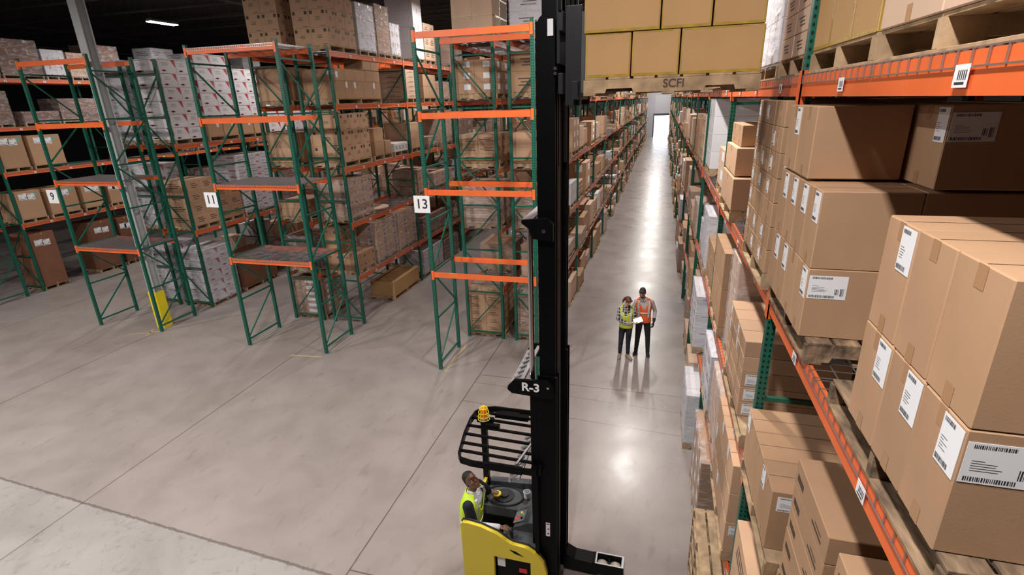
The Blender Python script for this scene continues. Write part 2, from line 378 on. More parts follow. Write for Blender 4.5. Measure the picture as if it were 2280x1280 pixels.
def rackrow(name,xf,s,ys,levels,label,H=7.65,D=1.07,near=3,gaps=(),deck=True,lblstep=1,step=.05,beamh=.12,skip=lambda b,l:False):
    """row along y. xf = aisle face x, s = +1 if the rack extends toward +x, else -1."""
    root=empty('pallet_rack',(xf,ys[0],0),label,'pallet rack')
    rz=0 if s>0 else math.pi
    Y=lambda y:y-ys[0]
    nb=len(ys)-1
    far_f,far_b,far_d=MB(),MB(),MB()
    for i,y in enumerate(ys):
        if i<=near: frame(root,0,Y(y),rz,D,H)
        else:
            for x in (0,D-PD):
                a,b=(x,x+PD) if s>0 else (-x-PD,-x); far_f.box(a,Y(y)-PW/2,0,b,Y(y)+PW/2,H,uvl=True)
            zs=[.18+1.18*k for k in range(7)]
            for k,z in enumerate(zs):
                far_f.bar((s*PD,Y(y),z),(s*(D-PD),Y(y),z),.019,4,1)
                if k<6:
                    z0,z1=(z,z+1.18) if k%2==0 else (z+1.18,z); far_f.bar((s*PD,Y(y),z0),(s*(D-PD),Y(y),z1),.016,4,1)
    for b in range(nb):
        if b in gaps: continue
        y0,y1=ys[b]+PW/2,ys[b+1]-PW/2; L=y1-y0
        for li,z in enumerate(levels):
            if skip(b,li): continue
            if b<near:
                bm=beammesh(L,beamh)
                f=link('beam',bm,root,(0,Y(y0) if s>0 else Y(y1),z),rz)
                bk=link('beam',bm,root,(s*D,Y(y1) if s>0 else Y(y0),z),rz+math.pi)
                for q in range(3):
                    link('location_label',LBL,f,(0,L*(.12+.31*q)+.12,-.075))
                if deck:
                    n=3; w=L/n-.01
                    dm=deckmesh(D,w,step)
                    for q in range(n): link('wire_deck',dm,root,(0,Y(y0)+q*L/n+.005 if s>0 else Y(y0)+(q+1)*L/n-.005,z+.001),rz)
            else:
                for xx in ((0,.05),(D-.05,D)):
                    a,c=(xx[0],xx[1]) if s>0 else (-xx[1],-xx[0]); far_b.box(a,Y(y0),z-.12,c,Y(y1),z)
                for q in range(3):
                    yy=Y(y0)+L*(.2+.3*q); a=(-.004,-.001) if s>0 else (.001,.004); far_b.box(a[0],yy-.05,z-.1,a[1],yy+.05,z-.03,1)
                if deck:
                    for q in range(26): far_d.box(0 if s>0 else -D,Y(y0)+q*L/26,z+.001,D if s>0 else 0,Y(y0)+q*L/26+.012,z+.007)
    for mb,nm,mt in ((far_f,'upright_frame',[M['gholes'],M['green']]),(far_b,'beam',[M['orange'],M['paper']]),(far_d,'wire_deck',[M['wire']])):
        if mb.v: o=mb.obj(nm,mt,root); o['kind']='stuff'
    return root
def endbay(x0,x1,y0,y1,levels,decks,label,rear=None,sign=None,H=7.65):
    root=empty('pallet_rack',((x0+x1)/2,y0,0),label,'pallet rack'); cx=(x0+x1)/2
    D=y1-y0+PD
    for x in (x0,x1): frame(root,x-cx,-PD/2,math.pi/2,D,H)
    L=x1-x0-PW; bm=beammesh(L,.12)
    for i,z in enumerate(levels):
        link('beam',bm,root,(x1-cx-PW/2,-PD/2,z),math.pi/2)
        zr=(rear or levels)[i]
        link('beam',bm,root,(x0-cx+PW/2,D-PD/2,zr),-math.pi/2)
        if decks[i]:
            dm=deckmesh(D,L/2-.01,.05,.004)
            for q in range(2): link('wire_deck',dm,root,(x0-cx+PW/2+(q+1)*L/2-.005,-PD/2,z+.001),math.pi/2)
    if sign:
        txt,sx,sz=sign
        q=MB(); q.box(-.19,-.006,-.19,.19,0,.19); sg=q.obj('aisle_sign',[M['paper']],root,loc=(sx-cx,-PD/2-.018,sz)); sg['label']='white square sign with the black number '+txt
        text(txt,.30,sg,(0,-.0075,0),M['black_ink'],bold=.004)
    return root
def text(s,size,parent,loc,mt,rot=(math.pi/2,0,0),bold=0,ext=.0006,sx=1,name='printed_text'):
    cu=bpy.data.curves.new(name,'FONT'); cu.body=s; cu.size=size; cu.align_x='CENTER'; cu.align_y='CENTER'; cu.extrude=ext; cu.offset=bold
    t=bpy.data.objects.new('t',cu); COL.objects.link(t); bpy.context.view_layer.update()
    me=bpy.data.meshes.new_from_object(t); me.name=name; bpy.data.objects.remove(t); me.materials.clear(); me.materials.append(mt)
    o=link(name,me,parent,loc); o.rotation_euler=rot; o.scale=(sx,1,1); return o
P=4.13
R9Y=[12.9+P*k for k in range(9)];R11Y=[12.7+P*k for k in range(12)];R13Y=[12.55+P*k for k in range(9)]+[12.55+P*8+4.2+P*k for k in range(1,9)]
R13Y=[12.55+P*k for k in range(19)]; R15Y=[12.6+P*k for k in range(-3,19)]; R7Y=[13.0+P*k for k in range(6)]
L11=(1.5,3.08,4.62,6.26,7.55); L15=(1.56,3.0,4.67,6.31)
endbay(-24.4,-22.0,11.2,12.42,(2.54,4.46,6.03,7.56),(1,1,0,0),'green and orange rack bay cut off by the left edge of the photo')
endbay(-16.53,-14.13,10.93,12.15,(2.54,4.46,6.0,7.56),(1,1,0,0),'empty green and orange rack bay with the aisle sign 9 beside the grey column',sign=('9',-16.76,4.02))
endbay(-10.75,-8.29,10.7,11.93,(2.54,4.46,6.03,7.56),(1,1,0,1),'empty green and orange rack bay with wire decks and the aisle sign 11',sign=('11',-10.92,4.08))
endbay(-4.93,-2.48,10.55,11.8,(2.54,4.44,6.03,7.56),(0,0,0,0),'empty green and orange rack bay with the aisle sign 13 beside the lift mast',sign=('13',-5.03,4.12))
rackrow('7',-22.0,-1,R7Y,(2.54,4.36,5.86,7.46),'loaded rack row behind the far left bays, holding large brown shrink-wrapped cartons',near=2)
rackrow('9e',-14.13,-1,R9Y,(2.6,5.26),'loaded rack row behind sign 9 stacked with white red-printed cartons',near=2)
rackrow('9w',-16.53,1,R9Y,(2.6,5.26),'dark rack row backing the white carton row behind sign 9',near=1)
rackrow('11e',-8.29,-1,R11Y,L11,'loaded rack row behind sign 11, its side facing the aisle left of the lift',near=3)
rackrow('11w',-10.75,1,R11Y,L11,'rack row backing the one behind sign 11, seen through empty end bays',near=1)
rackrow('13w',-4.93,1,R13Y,L11,'rack row behind sign 13 with its left side on the narrow aisle',near=1)
rackrow('13e',-2.48,-1,R13Y,L11,'long rack row forming the left wall of the aisle behind the lift mast',near=4,gaps=(9,))
rackrow('15',.92,1,R15Y,L15,'long rack row on the right of the aisle with cartons in the foreground',near=7,gaps=(12,),beamh=.135,step=.095)
rackrow('15b',3.32,-1,R15Y[:12],L15,'unseen rack row added for shade behind the right foreground rack',near=0)  # unseen row, put in to block light behind the right loads
# row spacers joining back to back posts
# column
c=empty('steel_column',(-14.42,11.3,0),'grey steel column standing in the end rack bay by sign 9','column')
m=MB(); m.prism([(-.13,-.13),(.13,-.13),(.13,-.11),(.012,-.11),(.012,.11),(.13,.11),(.13,.13),(-.13,.13),(-.13,.11),(-.012,.11),(-.012,-.11),(-.13,-.11)],'z',0,ZC-.6); m.obj('column_shaft',[M['concrete_col']],c)
m=MB(); 
m.box(-.145,-.145,0,.145,-.132,1.15); m.box(-.145,.132,0,.145,.145,1.15); m.box(-.145,-.132,0,-.132,.132,1.15); m.box(.132,-.132,0,.145,.132,1.15)
g=m.obj('column_guard',[M['yellow']],c); g['label']='yellow painted guard at the column foot'
#@@PART3
# ------------------------------------------------------------------ pallets
_pc={}
def palletmesh(D,Wd,parts=False):
    """3 stringers along x, boards along y; local min corner at 0,0,0, height .14"""
    k=(round(D,2),round(Wd,2),parts)
    if k in _pc: return _pc[k]
    ms=[]; st=[]; r=random.Random(int(D*100+Wd*10))
    def stringer(y):
        m=MB(); a=D*.13; b=D*.30
        m.prism([(0,.018),(a,.018),(a+.012,.052),(b-.012,.052),(b,.018),(D-b,.018),(D-b+.012,.052),(D-a-.012,.052),(D-a,.018),(D,.018),(D,.122),(0,.122)],'y',y,y+.04); return m
    ys=(0,Wd/2-.02,Wd-.04)
    n=7; bw=D/n
    tops=[(i*bw+.012+r.uniform(-.004,.004),(i+1)*bw-.012) for i in range(n)]
    bots=[(0,.1),(D*.25,D*.25+.09),(D/2-.05,D/2+.05),(D*.75-.09,D*.75),(D-.1,D)]
    if parts:
        for y in ys: ms.append(('stringer',stringer(y).mesh('stringer',[M['wood']])))
        for a,b in tops: m=MB(); m.cbox(a,0,.1225,b,Wd,.14,.002); ms.append(('deck_board',m.mesh('deck_board',[M['wood']])))
        for a,b in bots: m=MB(); m.cbox(a,0,0,b,Wd,.0175,.002); ms.append(('bottom_board',m.mesh('bottom_board',[M['wood']])))
    else:
        m=MB()
        for y in ys:
            q=stringer(y); n0=len(m.v); m.v+=q.v; m.f+=[tuple(n0+i for i in f) for f in q.f]; m.m+=q.m
        for a,b in tops: m.box(a,0,.1225,b,Wd,.14)
        for a,b in bots: m.box(a,0,0,b,Wd,.0175)
        ms.append(('pallet',m.mesh('pallet',[M['wood']])))
    _pc[k]=ms; return ms
def pallet(x,y,z,D,Wd,label=None,parts=False,parent=None,group=None,m2=None):
    ms=palletmesh(D,Wd,parts)
    def fix(o):
        if m2: o.material_slots[0].link='OBJECT'; o.material_slots[0].material=M[m2]
        return o
    if not parts:
        o=fix(link('pallet',ms[0][1],parent,(x,y,z)))
        if not parent: tag(o,label,'pallet',group)
        return o
    o=empty('pallet',(x,y,z),label,'pallet',group)
    for n,me in ms: fix(link(n,me,o))
    return o
# ------------------------------------------------------------------ cartons
_cc={}
SL=['base','tape','seam','ink','redink','paper','blueink']
def cartonmesh(dx,dy,dz,style,mk):
    k=(round(dx,2),round(dy,2),round(dz,2),style,mk)
    if k in _cc: return _cc[k]
    r=random.Random(hash((int(dx*100),int(dy*100),int(dz*100)))%999+len(style))
    m=MB(); hx,hy=dx/2,dy/2; m.cbox(-hx,-hy,0,hx,hy,dz,.005)
    e=.0012
    def fq(face,u0,v0,u1,v1,sl,tri=False):
        W={'-x':dy,'+x':dy,'-y':dx,'+y':dx,'+z':dx}[face]; 
        def P(u,v):
            if face=='-x': return (-hx-e,-u,v)
            if face=='+x': return (hx+e,u,v)
            if face=='-y': return (u,-hy-e,v)
            if face=='+y': return (-u,hy+e,v)
            return (u,v,dz+e)
        if tri: m.quad(P(u0,v1),P(u1,v0),P(u1,v1),P((u0+u1)/2,v1),SL.index(sl))
        else: m.quad(P(u0,v0),P(u1,v0),P(u1,v1),P(u0,v1),SL.index(sl))
    sides=('-x','+x','-y','+y')
    FW={'-x':dy,'+x':dy,'-y':dx,'+y':dx}
    tp='tape'
    if style in('plain','label','yt'):
        m.quad((-hx+.006,-.0022,dz+e),(hx-.006,-.0022,dz+e),(hx-.006,.0022,dz+e),(-hx+.006,.0022,dz+e),2)
        tw=min(.026,dy*.1)
        if style!='yt':
            for f in('-x','+x'):
                fq(f,-tw,dz-.075,tw,dz-.002,tp); fq(f,-tw,.002,tw,.07,tp)
        else:
            for f in sides:
                w=FW[f]/2-.004
                fq(f,-w,.002,w,.022,tp); fq(f,-w*.96,dz-.012,w*.7,dz-.002,tp); fq(f,-w,.022,-w+.007,dz-.02,tp); fq(f,w-.01,.022,w,dz-.02,tp)
    elif style=='redtri':
        for f in sides:
            w=FW[f]/2
            fq(f,-w*.93,dz*.90,w*.93,dz*.925,'ink'); fq(f,w*.45,dz*.35,w*.93,dz*.9,'redink',True)
            fq(f,-w*.75,dz*.10,-w*.2,dz*.16,'ink'); fq(f,-w*.6,dz*.06,-w*.35,dz*.2,'redink')
            for q in range(3): fq(f,-w*.6,dz*(.5+q*.09),w*r.uniform(-.1,.2),dz*(.52+q*.09),'ink')
    elif style=='blue':
        for f in sides:
            w=FW[f]/2; fq(f,-w*.8,dz*.2,w*.1,dz*.3,'blueink'); fq(f,w*.2,dz*.55,w*.8,dz*.75,'redink'); fq(f,-w*.8,dz*.65,-w*.2,dz*.7,'ink')
    elif style=='bigprint':
        for f in sides:
            w=FW[f]/2
            for a in(-1,1): 
                c=a*w*.7; fq(f,c-.04,dz*.74,c+.04,dz*.92,'ink')
            for q in range(3): fq(f,-w*.3+q*.01,dz*(.42+q*.07),w*.3,dz*(.445+q*.07),'ink')
            fq(f,w*.2,dz*.06,w*.8,dz*.09,'ink')
    elif style=='lines':
        for f in sides:
            w=FW[f]/2
            for q in range(3):
                a=r.uniform(-.8,-.3);fq(f,w*a,dz*(.3+q*.16),w*r.uniform(.1,.75),dz*(.36+q*.16),'ink')
    elif style=='square':
        for f in sides:
            w=FW[f]/2; c=w*.55; h=min(.035,dz*.3); fq(f,c-h,dz*.5-h,c+h,dz*.5+h,'blueink'); fq(f,-w*.7,dz*.5,-w*.3,dz*.56,'ink')
    elif style=='smudge':
        for f in sides:
            w=FW[f]/2; fq(f,-w*.85,dz*.3,-w*.45,dz*.55,'ink'); fq(f,w*.2,dz*.25,w*.75,dz*.34,'ink'); fq(f,w*.35,dz*.45,w*.7,dz*.5,'ink')
        fq('+z',-hx*.1,-hy*.2,hx*.7,-hy*.1,'ink'); fq('+z',hx*.1,-hy*.45,hx*.65,-hy*.36,'ink'); fq('+z',hx*.2,-hy*.02,hx*.75,hy*.04,'ink')
    elif style=='labels':
        for f in sides:
            w=FW[f]/2; fq(f,-w*.1,dz*.35,w*.6,dz*.85,'paper')
    mats=[M[mk],M['ytape'] if style=='yt' else M['tape'],M['seam'],M['ink'],M['redink'],M['paper'],M['blueink']]
    _cc[k]=m.mesh('carton',mats); return _cc[k]
_lc={}
def shiplabel(w,h,var=0):
    """local: lies in xz plane facing -y"""
    k=(w,h,var)
    if k in _lc: return _lc[k]
    m=MB(); m.box(-w/2,-.0015,-h/2,w/2,0,h/2); e=-.002; r=random.Random(var)
    def q(a,b,c,d): m.quad((a,e,b),(c,e,b),(c,e,d),(a,e,d),1)
    def bars(x0,x1,z0,z1):
        x=x0
        while x<x1: b=r.choice((.002,.003,.0045)); q(x,z0,min(x+b,x1),z1); x+=b+r.choice((.0018,.0028))
    bars(-w*.42,w*.1,h*.36,h*.45); bars(-w*.45,w*.2,-h*.45,-h*.34)
    for i in range(5): q(-w*.4,h*(.05-.06*i),-w*.4+w*r.uniform(.15,.4),h*(.063-.06*i))
    if w>h: bars(w*.2,w*.3,-h*.3,-h*.05); bars(w*.34,w*.44,-h*.35,-h*.02)
    _lc[k]=m.mesh('shipping_label',[M['paper'],M['black_ink']]); return _lc[k]
def putlabel(par,face,u,z,w,h,hx,hy,var=0):
    o=link('shipping_label',shiplabel(w,h,var),par)
    if face=='-x': o.location=(-hx-.0008,-u,z); o.rotation_euler=(0,0,-math.pi/2)
    elif face=='+x': o.location=(hx+.0008,u,z); o.rotation_euler=(0,0,math.pi/2)
    else: o.location=(u,-hy-.0008,z)
    o['label']='white barcode label'
    return o
ORD=['bottom','second','third','fourth','fifth','sixth','seventh','eighth','ninth','tenth']
COLN=['nearest','second','third','fourth','fifth']
DESC={'plain':'brown','label':'labelled brown','yt':'yellow-taped','redtri':'white red-printed','blue':'white blue-printed','bigprint':'dark-printed brown','lines':'printed','square':'blue-marked brown','smudge':'flat printed brown','labels':'white-labelled brown'}
NC=[0]
def wrapmesh(dx,dy,dz,seed):
    r=random.Random(seed); m=MB(); n=20; rings=[]
    k=9
    def rp(t,g,zz):
        t=t%1*4; s=int(t); f=t-s; hx,hy=dx/2+g,dy/2+g
        c=[(-hx,-hy),(hx,-hy),(hx,hy),(-hx,hy)]; a=c[s%4]; b=c[(s+1)%4]; return (a[0]+(b[0]-a[0])*f,a[1]+(b[1]-a[1])*f,zz)
    for j in range(k+1):
        z=-.05+(dz+.06)*j/k; rings.append([rp(i/n,.012+(.010*r.random() if i%5 else 0.004),z) for i in range(n)])
    rings.append([rp(i/n,-.08,dz+.014+.01*r.random()) for i in range(n)])
    m.loft(rings,0,caps=False); return m.mesh('stretch_wrap',[M['wrap']])
def stack(xf,s,y0,y1,zd,tiers,cols,style,mk,phrase,depth=1.0,nd=1,wrap=False,inset=.02,pal=True,miss=(),group=None,parts=False,pm=None,rl=0,plx=.0,jit=.004,adj=None,paly=None,lab={}):
    """stack of cartons on a pallet. zd: deck height. xf: rack face. cols: list of relative widths. miss: (tier,col,depthcol) left out"""
    z=zd+.008 if zd>0 else .0; D=depth
    py0,py1=paly or (y0,y1)
    xa=xf+s*(inset)          # aisle side of cartons
    pd=1.06
    pxa=xf+s*(inset+plx); px0=min(pxa,pxa+s*pd)
    root=None
    if wrap:
        root=empty('wrapped_pallet_load',(xa+s*D/2,(y0+y1)/2,z),(adj or 'shrink-wrapped load of '+DESC[style]+' cartons')+' '+phrase,'wrapped pallet load',group)
    if pal:
        if wrap: pallet(px0-root.location.x,py0-root.location.y,0,pd,py1-py0,parent=root,m2=pm)
        else: pallet(px0,py0,z,pd,py1-py0,'wooden pallet under the '+DESC[style]+' cartons '+phrase if not pm else 'weathered wooden pallet under the '+DESC[style]+' cartons '+phrase,parts=parts,group=group,m2=pm)
        z+=.141
    tot=sum(cols); zz=z; nt=len(tiers); g=.004
    for ti,h in enumerate(tiers):
        cc=list(cols)
        if ti%2: cc=cc[::-1]
        y=y0
        for ci,c in enumerate(cc):
            w=(y1-y0)*c/tot
            for di in range(nd):
                if (ti,ci,di) in miss or (ti,ci) in miss: continue
                dd=D/nd; dx,dy,dz=dd-g,w-g,h-.0015
                jx=R.uniform(-jit,jit) if not wrap else 0
                cx=xa+s*(dd*(di+.5))+s*abs(jx); cy=y+w/2
                me=cartonmesh(dx,dy-abs(jx),dz,style,mk)
                if wrap: o=link('carton',me,root,(cx-root.location.x,cy-root.location.y,zz-root.location.z))
                else:
                    o=link('carton',me,None,(cx,cy,zz)); NC[0]+=1
                    tn='top' if ti==nt-1 and nt>1 else ORD[ti]; 
                    cn='' if len(cc)==1 else ', '+('farthest' if ci==len(cc)-1 else COLN[ci])+' column'
                    dn='' if nd==1 else ' '+('front' if di==0 else 'rear')
                    tag(o,f"{DESC[style]} carton, {tn} tier{dn}{cn}, {phrase}".replace('brown carton','tan carton' if mk in('tan','pale') else 'brown carton'),'carton',group)
                if di==0 and (ti,ci) in lab:
                    yy=-(dy-abs(jx))/2; zz_=dz-.012-.085
                    putlabel(o,'-x' if s>0 else '+x',-(yy+.062) if s>0 else yy+.062,zz_,.115,.17,dx/2,(dy-abs(jx))/2,ti+ci)
                    if lab[(ti,ci)]=='w': putlabel(o,'-y',(-dx/2+.11),zz_-.01,.2,.14,dx/2,(dy-abs(jx))/2,7)
                if di==0 and rl:
                    if R.random()<rl:
                        w_,h_=(.1,.16) if dz>.25 else (.09,.11)
                        putlabel(o,'-x' if s>0 else '+x',s*(dy/2-.08)*-1 if s>0 else (-dy/2+.08),dz-h_/2-.02 if dz>.3 else dz/2,w_,h_,dx/2,dy/2,R.randint(0,5))
                    if ci==0 and R.random()<rl: putlabel(o,'-y',(-dx/2+.14) if s>0 else (dx/2-.14),dz-.1 if dz>.25 else dz/2,.2,.12,dx/2,(dy-abs(jx))/2,7)
            y+=w
        zz+=h
    if wrap:
        link('stretch_wrap',wrapmesh(D,y1-y0,zz-z,R.randint(0,9999)),root,(0,0,z-root.location.z))
    return root
#@@PART4
RK={'15':(.92,1,(0,)+L15),'13e':(-2.48,-1,(0,)+L11),'13w':(-4.93,1,(0,)+L11),'11e':(-8.29,-1,(0,)+L11),'11w':(-10.75,1,(0,)+L11),'9e':(-14.13,-1,(0,2.6,5.26)),'9w':(-16.53,1,(0,2.6,5.26)),'7':(-22.0,-1,(0,2.54,4.36,5.86,7.46))}
def S(k,lv,y0,y1,tiers,cols,style,mk,phrase,**kw):
    xf,s,L=RK[k]; return stack(xf,s,y0,y1,L[lv],tiers,cols,style,mk,phrase,**kw)
# --- right foreground, shelf at eye height beside the camera
S('15',3,1.57,2.40,[.452,.458],[.27,.27,.29],'plain','kraft','of the nearest pallet, right foreground',depth=1.16,nd=2,inset=-.02,parts=True,pm='oldwood',plx=.01,paly=(1.5,2.69),lab={(1,2):'s',(0,2):'s',(0,1):'s',(0,0):'w'})
S('15',3,3.2,4.27,[.425,.445],[.27,.26,.27,.27],'plain','kraft','on the pallet behind the nearest one',depth=.98,nd=2,inset=-.06,parts=True,pm='oldwood',plx=.03,paly=(3.12,4.25),lab={(1,0):'s',(1,1):'s',(1,2):'w',(1,3):'s',(0,0):'w',(0,2):'s',(0,3):'s'})
stack(.92,1,3.56,4.27,5.695,[.42],[.35,.35],'plain','kraft','upper row on the second pallet from camera',depth=.49,inset=-.06,pal=False,lab={(0,1):'w'})
stack(1.37,1,3.2,4.1,5.695,[.42],[.45,.45],'plain','kraft','rear upper row on the second pallet',depth=.5,inset=0,pal=False,lab={(0,0):'w',(0,1):'s'})
S('15',3,4.43,5.6,[.19]*7,[.38,.4,.39],'plain','kraft','seven-high stack just past the green post',depth=1.0,inset=-.06,rl=.75)
S('15',3,7.0,8.25,[.40],[1.25],'plain','tan','big box standing on the far end of the shelf',depth=.85,inset=-.04,rl=0)
stack(.92,1,7.15,8.25,5.225,[.34],[1],'plain','tan','big box on top of another, beside the green post',depth=.8,inset=-.02,pal=False)
stack(.92,1,7.3,8.3,5.57,[.26],[.5,.5],'plain','kraft','on the topmost box beside the green post',depth=.7,inset=.04,pal=False)
# --- right, top shelf
S('15',4,.35,1.75,[.6,.5],[1.4],'plain','pale','outside the right edge',depth=1.0,group='pale cartons on the top right shelf')
S('15',4,1.82,3.04,[.62,.6],[.62,.6],'plain','pale','pale pallet load on the top right shelf',depth=1.02,nd=1,parts=True,inset=.02)
S('15',4,3.08,4.26,[.62,.6],[.4,.4,.38],'yt','ochre','top right shelf beside the green post',depth=1.02,parts=True,inset=.02)
S('15',4,4.45,5.35,[.16]*6,[.45,.45],'lines','pale','top right shelf past the green post',depth=.95,rl=.0)
S('15',4,5.45,6.6,[.36,.36,.34],[.6,.55],'plain','white','white-wrapped load on the top right shelf',depth=.95,wrap=True,adj='white shrink-wrapped carton load')
S('15',4,6.9,8.2,[.4,.4],[.6,.6],'plain','tan','top right shelf far end',depth=.95)
# --- right, shelf below the foreground one
S('15',2,3.22,4.28,[.5],[.36,.36,.36],'plain','kraft','tall upright cartons under the foreground beam',depth=.72,inset=-.05,rl=.6,paly=(3.1,4.28))
S('15',2,2.42,3.08,[.18]*5,[.66],'smudge','kraft','low stack under the foreground beam',depth=1.0,nd=1,inset=.03,paly=(2.36,3.08))
S('15',2,1.68,2.34,[.18]*5,[.66],'smudge','kraft','low stack under the beam, nearest the camera',depth=1.0,nd=1,inset=.05,paly=(1.6,2.34))
S('15',2,4.93,6.05,[.165]*5,[.55,.55],'plain','tan','five-high stack behind the green post, middle shelf',depth=.95,nd=1,inset=-.03,rl=.5,paly=(4.6,6.05))
S('15',2,6.15,6.75,[.42,.42,.4],[.6],'plain','pale','on the middle shelf beside tall boxes',depth=.8,inset=.03,wrap=True)
S('15',2,7.15,8.3,[.55,.52],[.6,.55],'plain','kraft','tall pair past the wrapped load, middle shelf',depth=.6,inset=-.02)
# --- right, lowest shelf and floor
S('15',1,4.62,5.95,[.36,.36,.34],[.45,.45,.43],'plain','tan','lowest right shelf, long-sided stack',depth=.9,inset=-.05,rl=.35)
S('15',1,2.95,4.2,[.4,.4],[.6,.6],'lines','tan','lowest right shelf at the bottom edge',depth=.9,inset=-.03)
S('15',1,6.15,7.2,[.45,.45],[.5,.5],'plain','pale','on the lowest right shelf behind the post',depth=.9,inset=0,wrap=True)
S('15',1,7.3,8.3,[.3,.3,.3],[.5,.5],'lines','white','on the lowest right shelf, white and glossy',depth=.9,wrap=True,inset=-.03)
S('15',0,6.5,7.9,[.3,.3,.3,.3],[.45,.45,.45],'labels','kraft','on the floor at the right aisle edge',depth=.9,wrap=True,inset=-.1)
for i in range(7): pallet(.72,4.85,.0+i*.142,1.05,1.15,f'empty wooden pallet, {ORD[i]} of the floor stack at the right aisle edge',m2='oldwood' if i%2 else None)
S('15',0,3.0,4.25,[.4,.4,.4],[.6,.6],'plain','tan','floor level below the frame edge, right rack',depth=.9,inset=-.03)
# --- row 7 (far left)
p7='in the far left row'
for (lv,y0,y1,t,c,st,mk,w) in ((3,13.06,13.85,[.55,.5],[.7,.7],'plain','dark',True),(3,14.2,15.4,[.36],[.6,.6],'plain','dark',True),(3,15.5,16.9,[.4,.4],[.6,.6],'lines','dark',True)):
    S('7',lv,y0,y1,t,c,st,mk,p7+(', upper shelf, dark at %.0f m'%y0).split(',')[0]+{13.06:', shelf above the big labelled boxes',14.2:', lower stack on the right',15.5:', farthest on the upper shelf'}[y0],wrap=w)
names={0:'floor',1:'lowest shelf',2:'middle shelf'}
for lv,y0,y1,h in ((2,13.06,13.95,1.08),(2,14.05,15.2,1.05),(1,13.06,13.95,.98),(1,14.1,15.2,.95),(1,15.35,16.3,.9),(1,16.4,17.0,.85),(0,13.06,13.95,2.0),(0,15.2,16.3,1.95),(0,16.4,17.1,1.9)):
    xf,s,L=RK['7']; z=L[lv]+(.008 if lv else 0)
    nm='large brown labelled carton on the far left row, %s, %s'%(names[lv],{13.06:'leftmost',14.05:'right of two',14.1:'second',15.35:'third',16.4:'rightmost',15.2:'beside empty bay'}[y0])
    pallet(xf-1.08,y0,z,1.06,y1-y0,'wooden pallet under '+nm.replace('large brown','the').replace('on the','in'))
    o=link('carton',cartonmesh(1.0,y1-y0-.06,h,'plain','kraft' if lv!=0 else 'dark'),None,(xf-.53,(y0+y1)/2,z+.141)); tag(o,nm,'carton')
    hy=(y1-y0-.06)/2; top=h-.18 if h<1.5 else h-.35
    putlabel(o,'+x',-hy*.4,top,.28,.22,.5,hy,1); putlabel(o,'+x',hy*.2,top-.03,.26,.22,.5,hy,2)
    if h<1.5:
        q=MB(); q.bar((.5005,hy*.62,top+.05),(.503,hy*.62,top+.05),.06,16); z_=q.obj('round_sticker',[M['green_sticker']],o); z_['label']='green round sticker'
for i,(y0,y1,h) in enumerate(((13.06,13.9,1.0),(14.0,15.3,1.15),(15.4,16.2,.9),(16.3,17.05,.85),(17.25,18.4,1.2),(18.6,19.8,.7),(20.0,21.15,1.3),(21.35,22.6,.9),(22.8,24.0,1.2),(24.1,25.3,.8),(25.5,26.8,1.3))):
    S('7',4,y0,y1,[h/3]*3,[.5,.5],'plain' if i%3 else 'lines',['dark','dark','white','tan'][i%4],'on the far left top shelf, '+ORD[i] .replace('bottom','first')+' from left' if i<10 else 'on the far left top shelf, last seen',wrap=True)
for k in (3,4,5):
    for lv in (1,2,3):
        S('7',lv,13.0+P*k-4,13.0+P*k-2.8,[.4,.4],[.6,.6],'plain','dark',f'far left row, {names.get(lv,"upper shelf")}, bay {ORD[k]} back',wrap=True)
# --- row 9
p9='in row 9'
S('9w',1,13.0,14.1,[.38]*5,[.55,.55],'redtri','white','seen end-on behind sign 9, middle shelf',depth=1.0,rl=0,wrap=True)
S('9w',2,13.0,14.1,[.38]*6,[.55,.55],'redtri','white','seen end-on behind sign 9, upper shelf',wrap=True)
S('9w',0,13.0,14.1,[.38]*5,[.55,.55],'redtri','white','seen end-on behind the grey column, on the floor',wrap=True)
S('9e',2,13.0,14.15,[.38]*6,[.55,.6],'redtri','white','first upper pallet of row 9',nd=1)
S('9e',2,14.3,15.6,[.6,.38,.38,.38,.38,.38],[.65,.65],'redtri','white','upper shelf pallet behind sign 11 post',miss=((0,0),(0,1)))
for q,(a,b) in enumerate(((14.3,14.94),(14.95,15.6),(15.75,16.35),(16.37,16.97))):
    o=link('carton',cartonmesh(.98,b-a-.01,.59,'label','kraft'),None,(-14.65,(a+b)/2,5.26+.149)); tag(o,'tall plain brown carton at the foot of the white stack, row 9, '+['first','second','third','fourth'][q],'carton'); putlabel(o,'+x',.1,.35,.1,.14,.49,(b-a-.01)/2,3)
S('9e',2,15.75,16.98,[.6,.38,.38,.38,.38],[.62,.62],'redtri','white','third upper pallet of row 9',miss=((0,0),(0,1)))
S('9e',2,17.15,18.45,[.38]*5,[.62,.62],'redtri','white','fourth upper pallet of row 9')
S('9e',2,18.6,19.8,[.38]*5,[.62,.62],'redtri','white','of row 9, fifth upper pallet',wrap=True)
S('9e',1,13.0,14.0,[.36,.36,.36,.36],[.5,.5],'lines','tan','lower shelf behind the yellow-footed column',nd=1)
S('9e',1,14.05,15.1,[.36,.36,.34],[.5,.5],'lines','kraft','lower shelf left of the blue-printed stack',rl=.4)
S('9e',1,15.2,16.95,[.22]*9,[.6,.6,.55],'blue','white','of row 9 behind the sign 11 bay',wrap=True)
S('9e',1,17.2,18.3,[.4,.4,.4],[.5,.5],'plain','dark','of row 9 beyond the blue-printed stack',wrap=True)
S('9e',0,13.0,14.2,[.36]*5,[.6,.6],'redtri','white','on the floor beside the yellow column guard',wrap=True)
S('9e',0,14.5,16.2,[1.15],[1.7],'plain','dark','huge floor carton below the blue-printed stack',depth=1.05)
S('9e',0,17.2,18.8,[.5,.5],[.8,.8],'plain','dark','on the floor of row 9 in shadow',wrap=True)
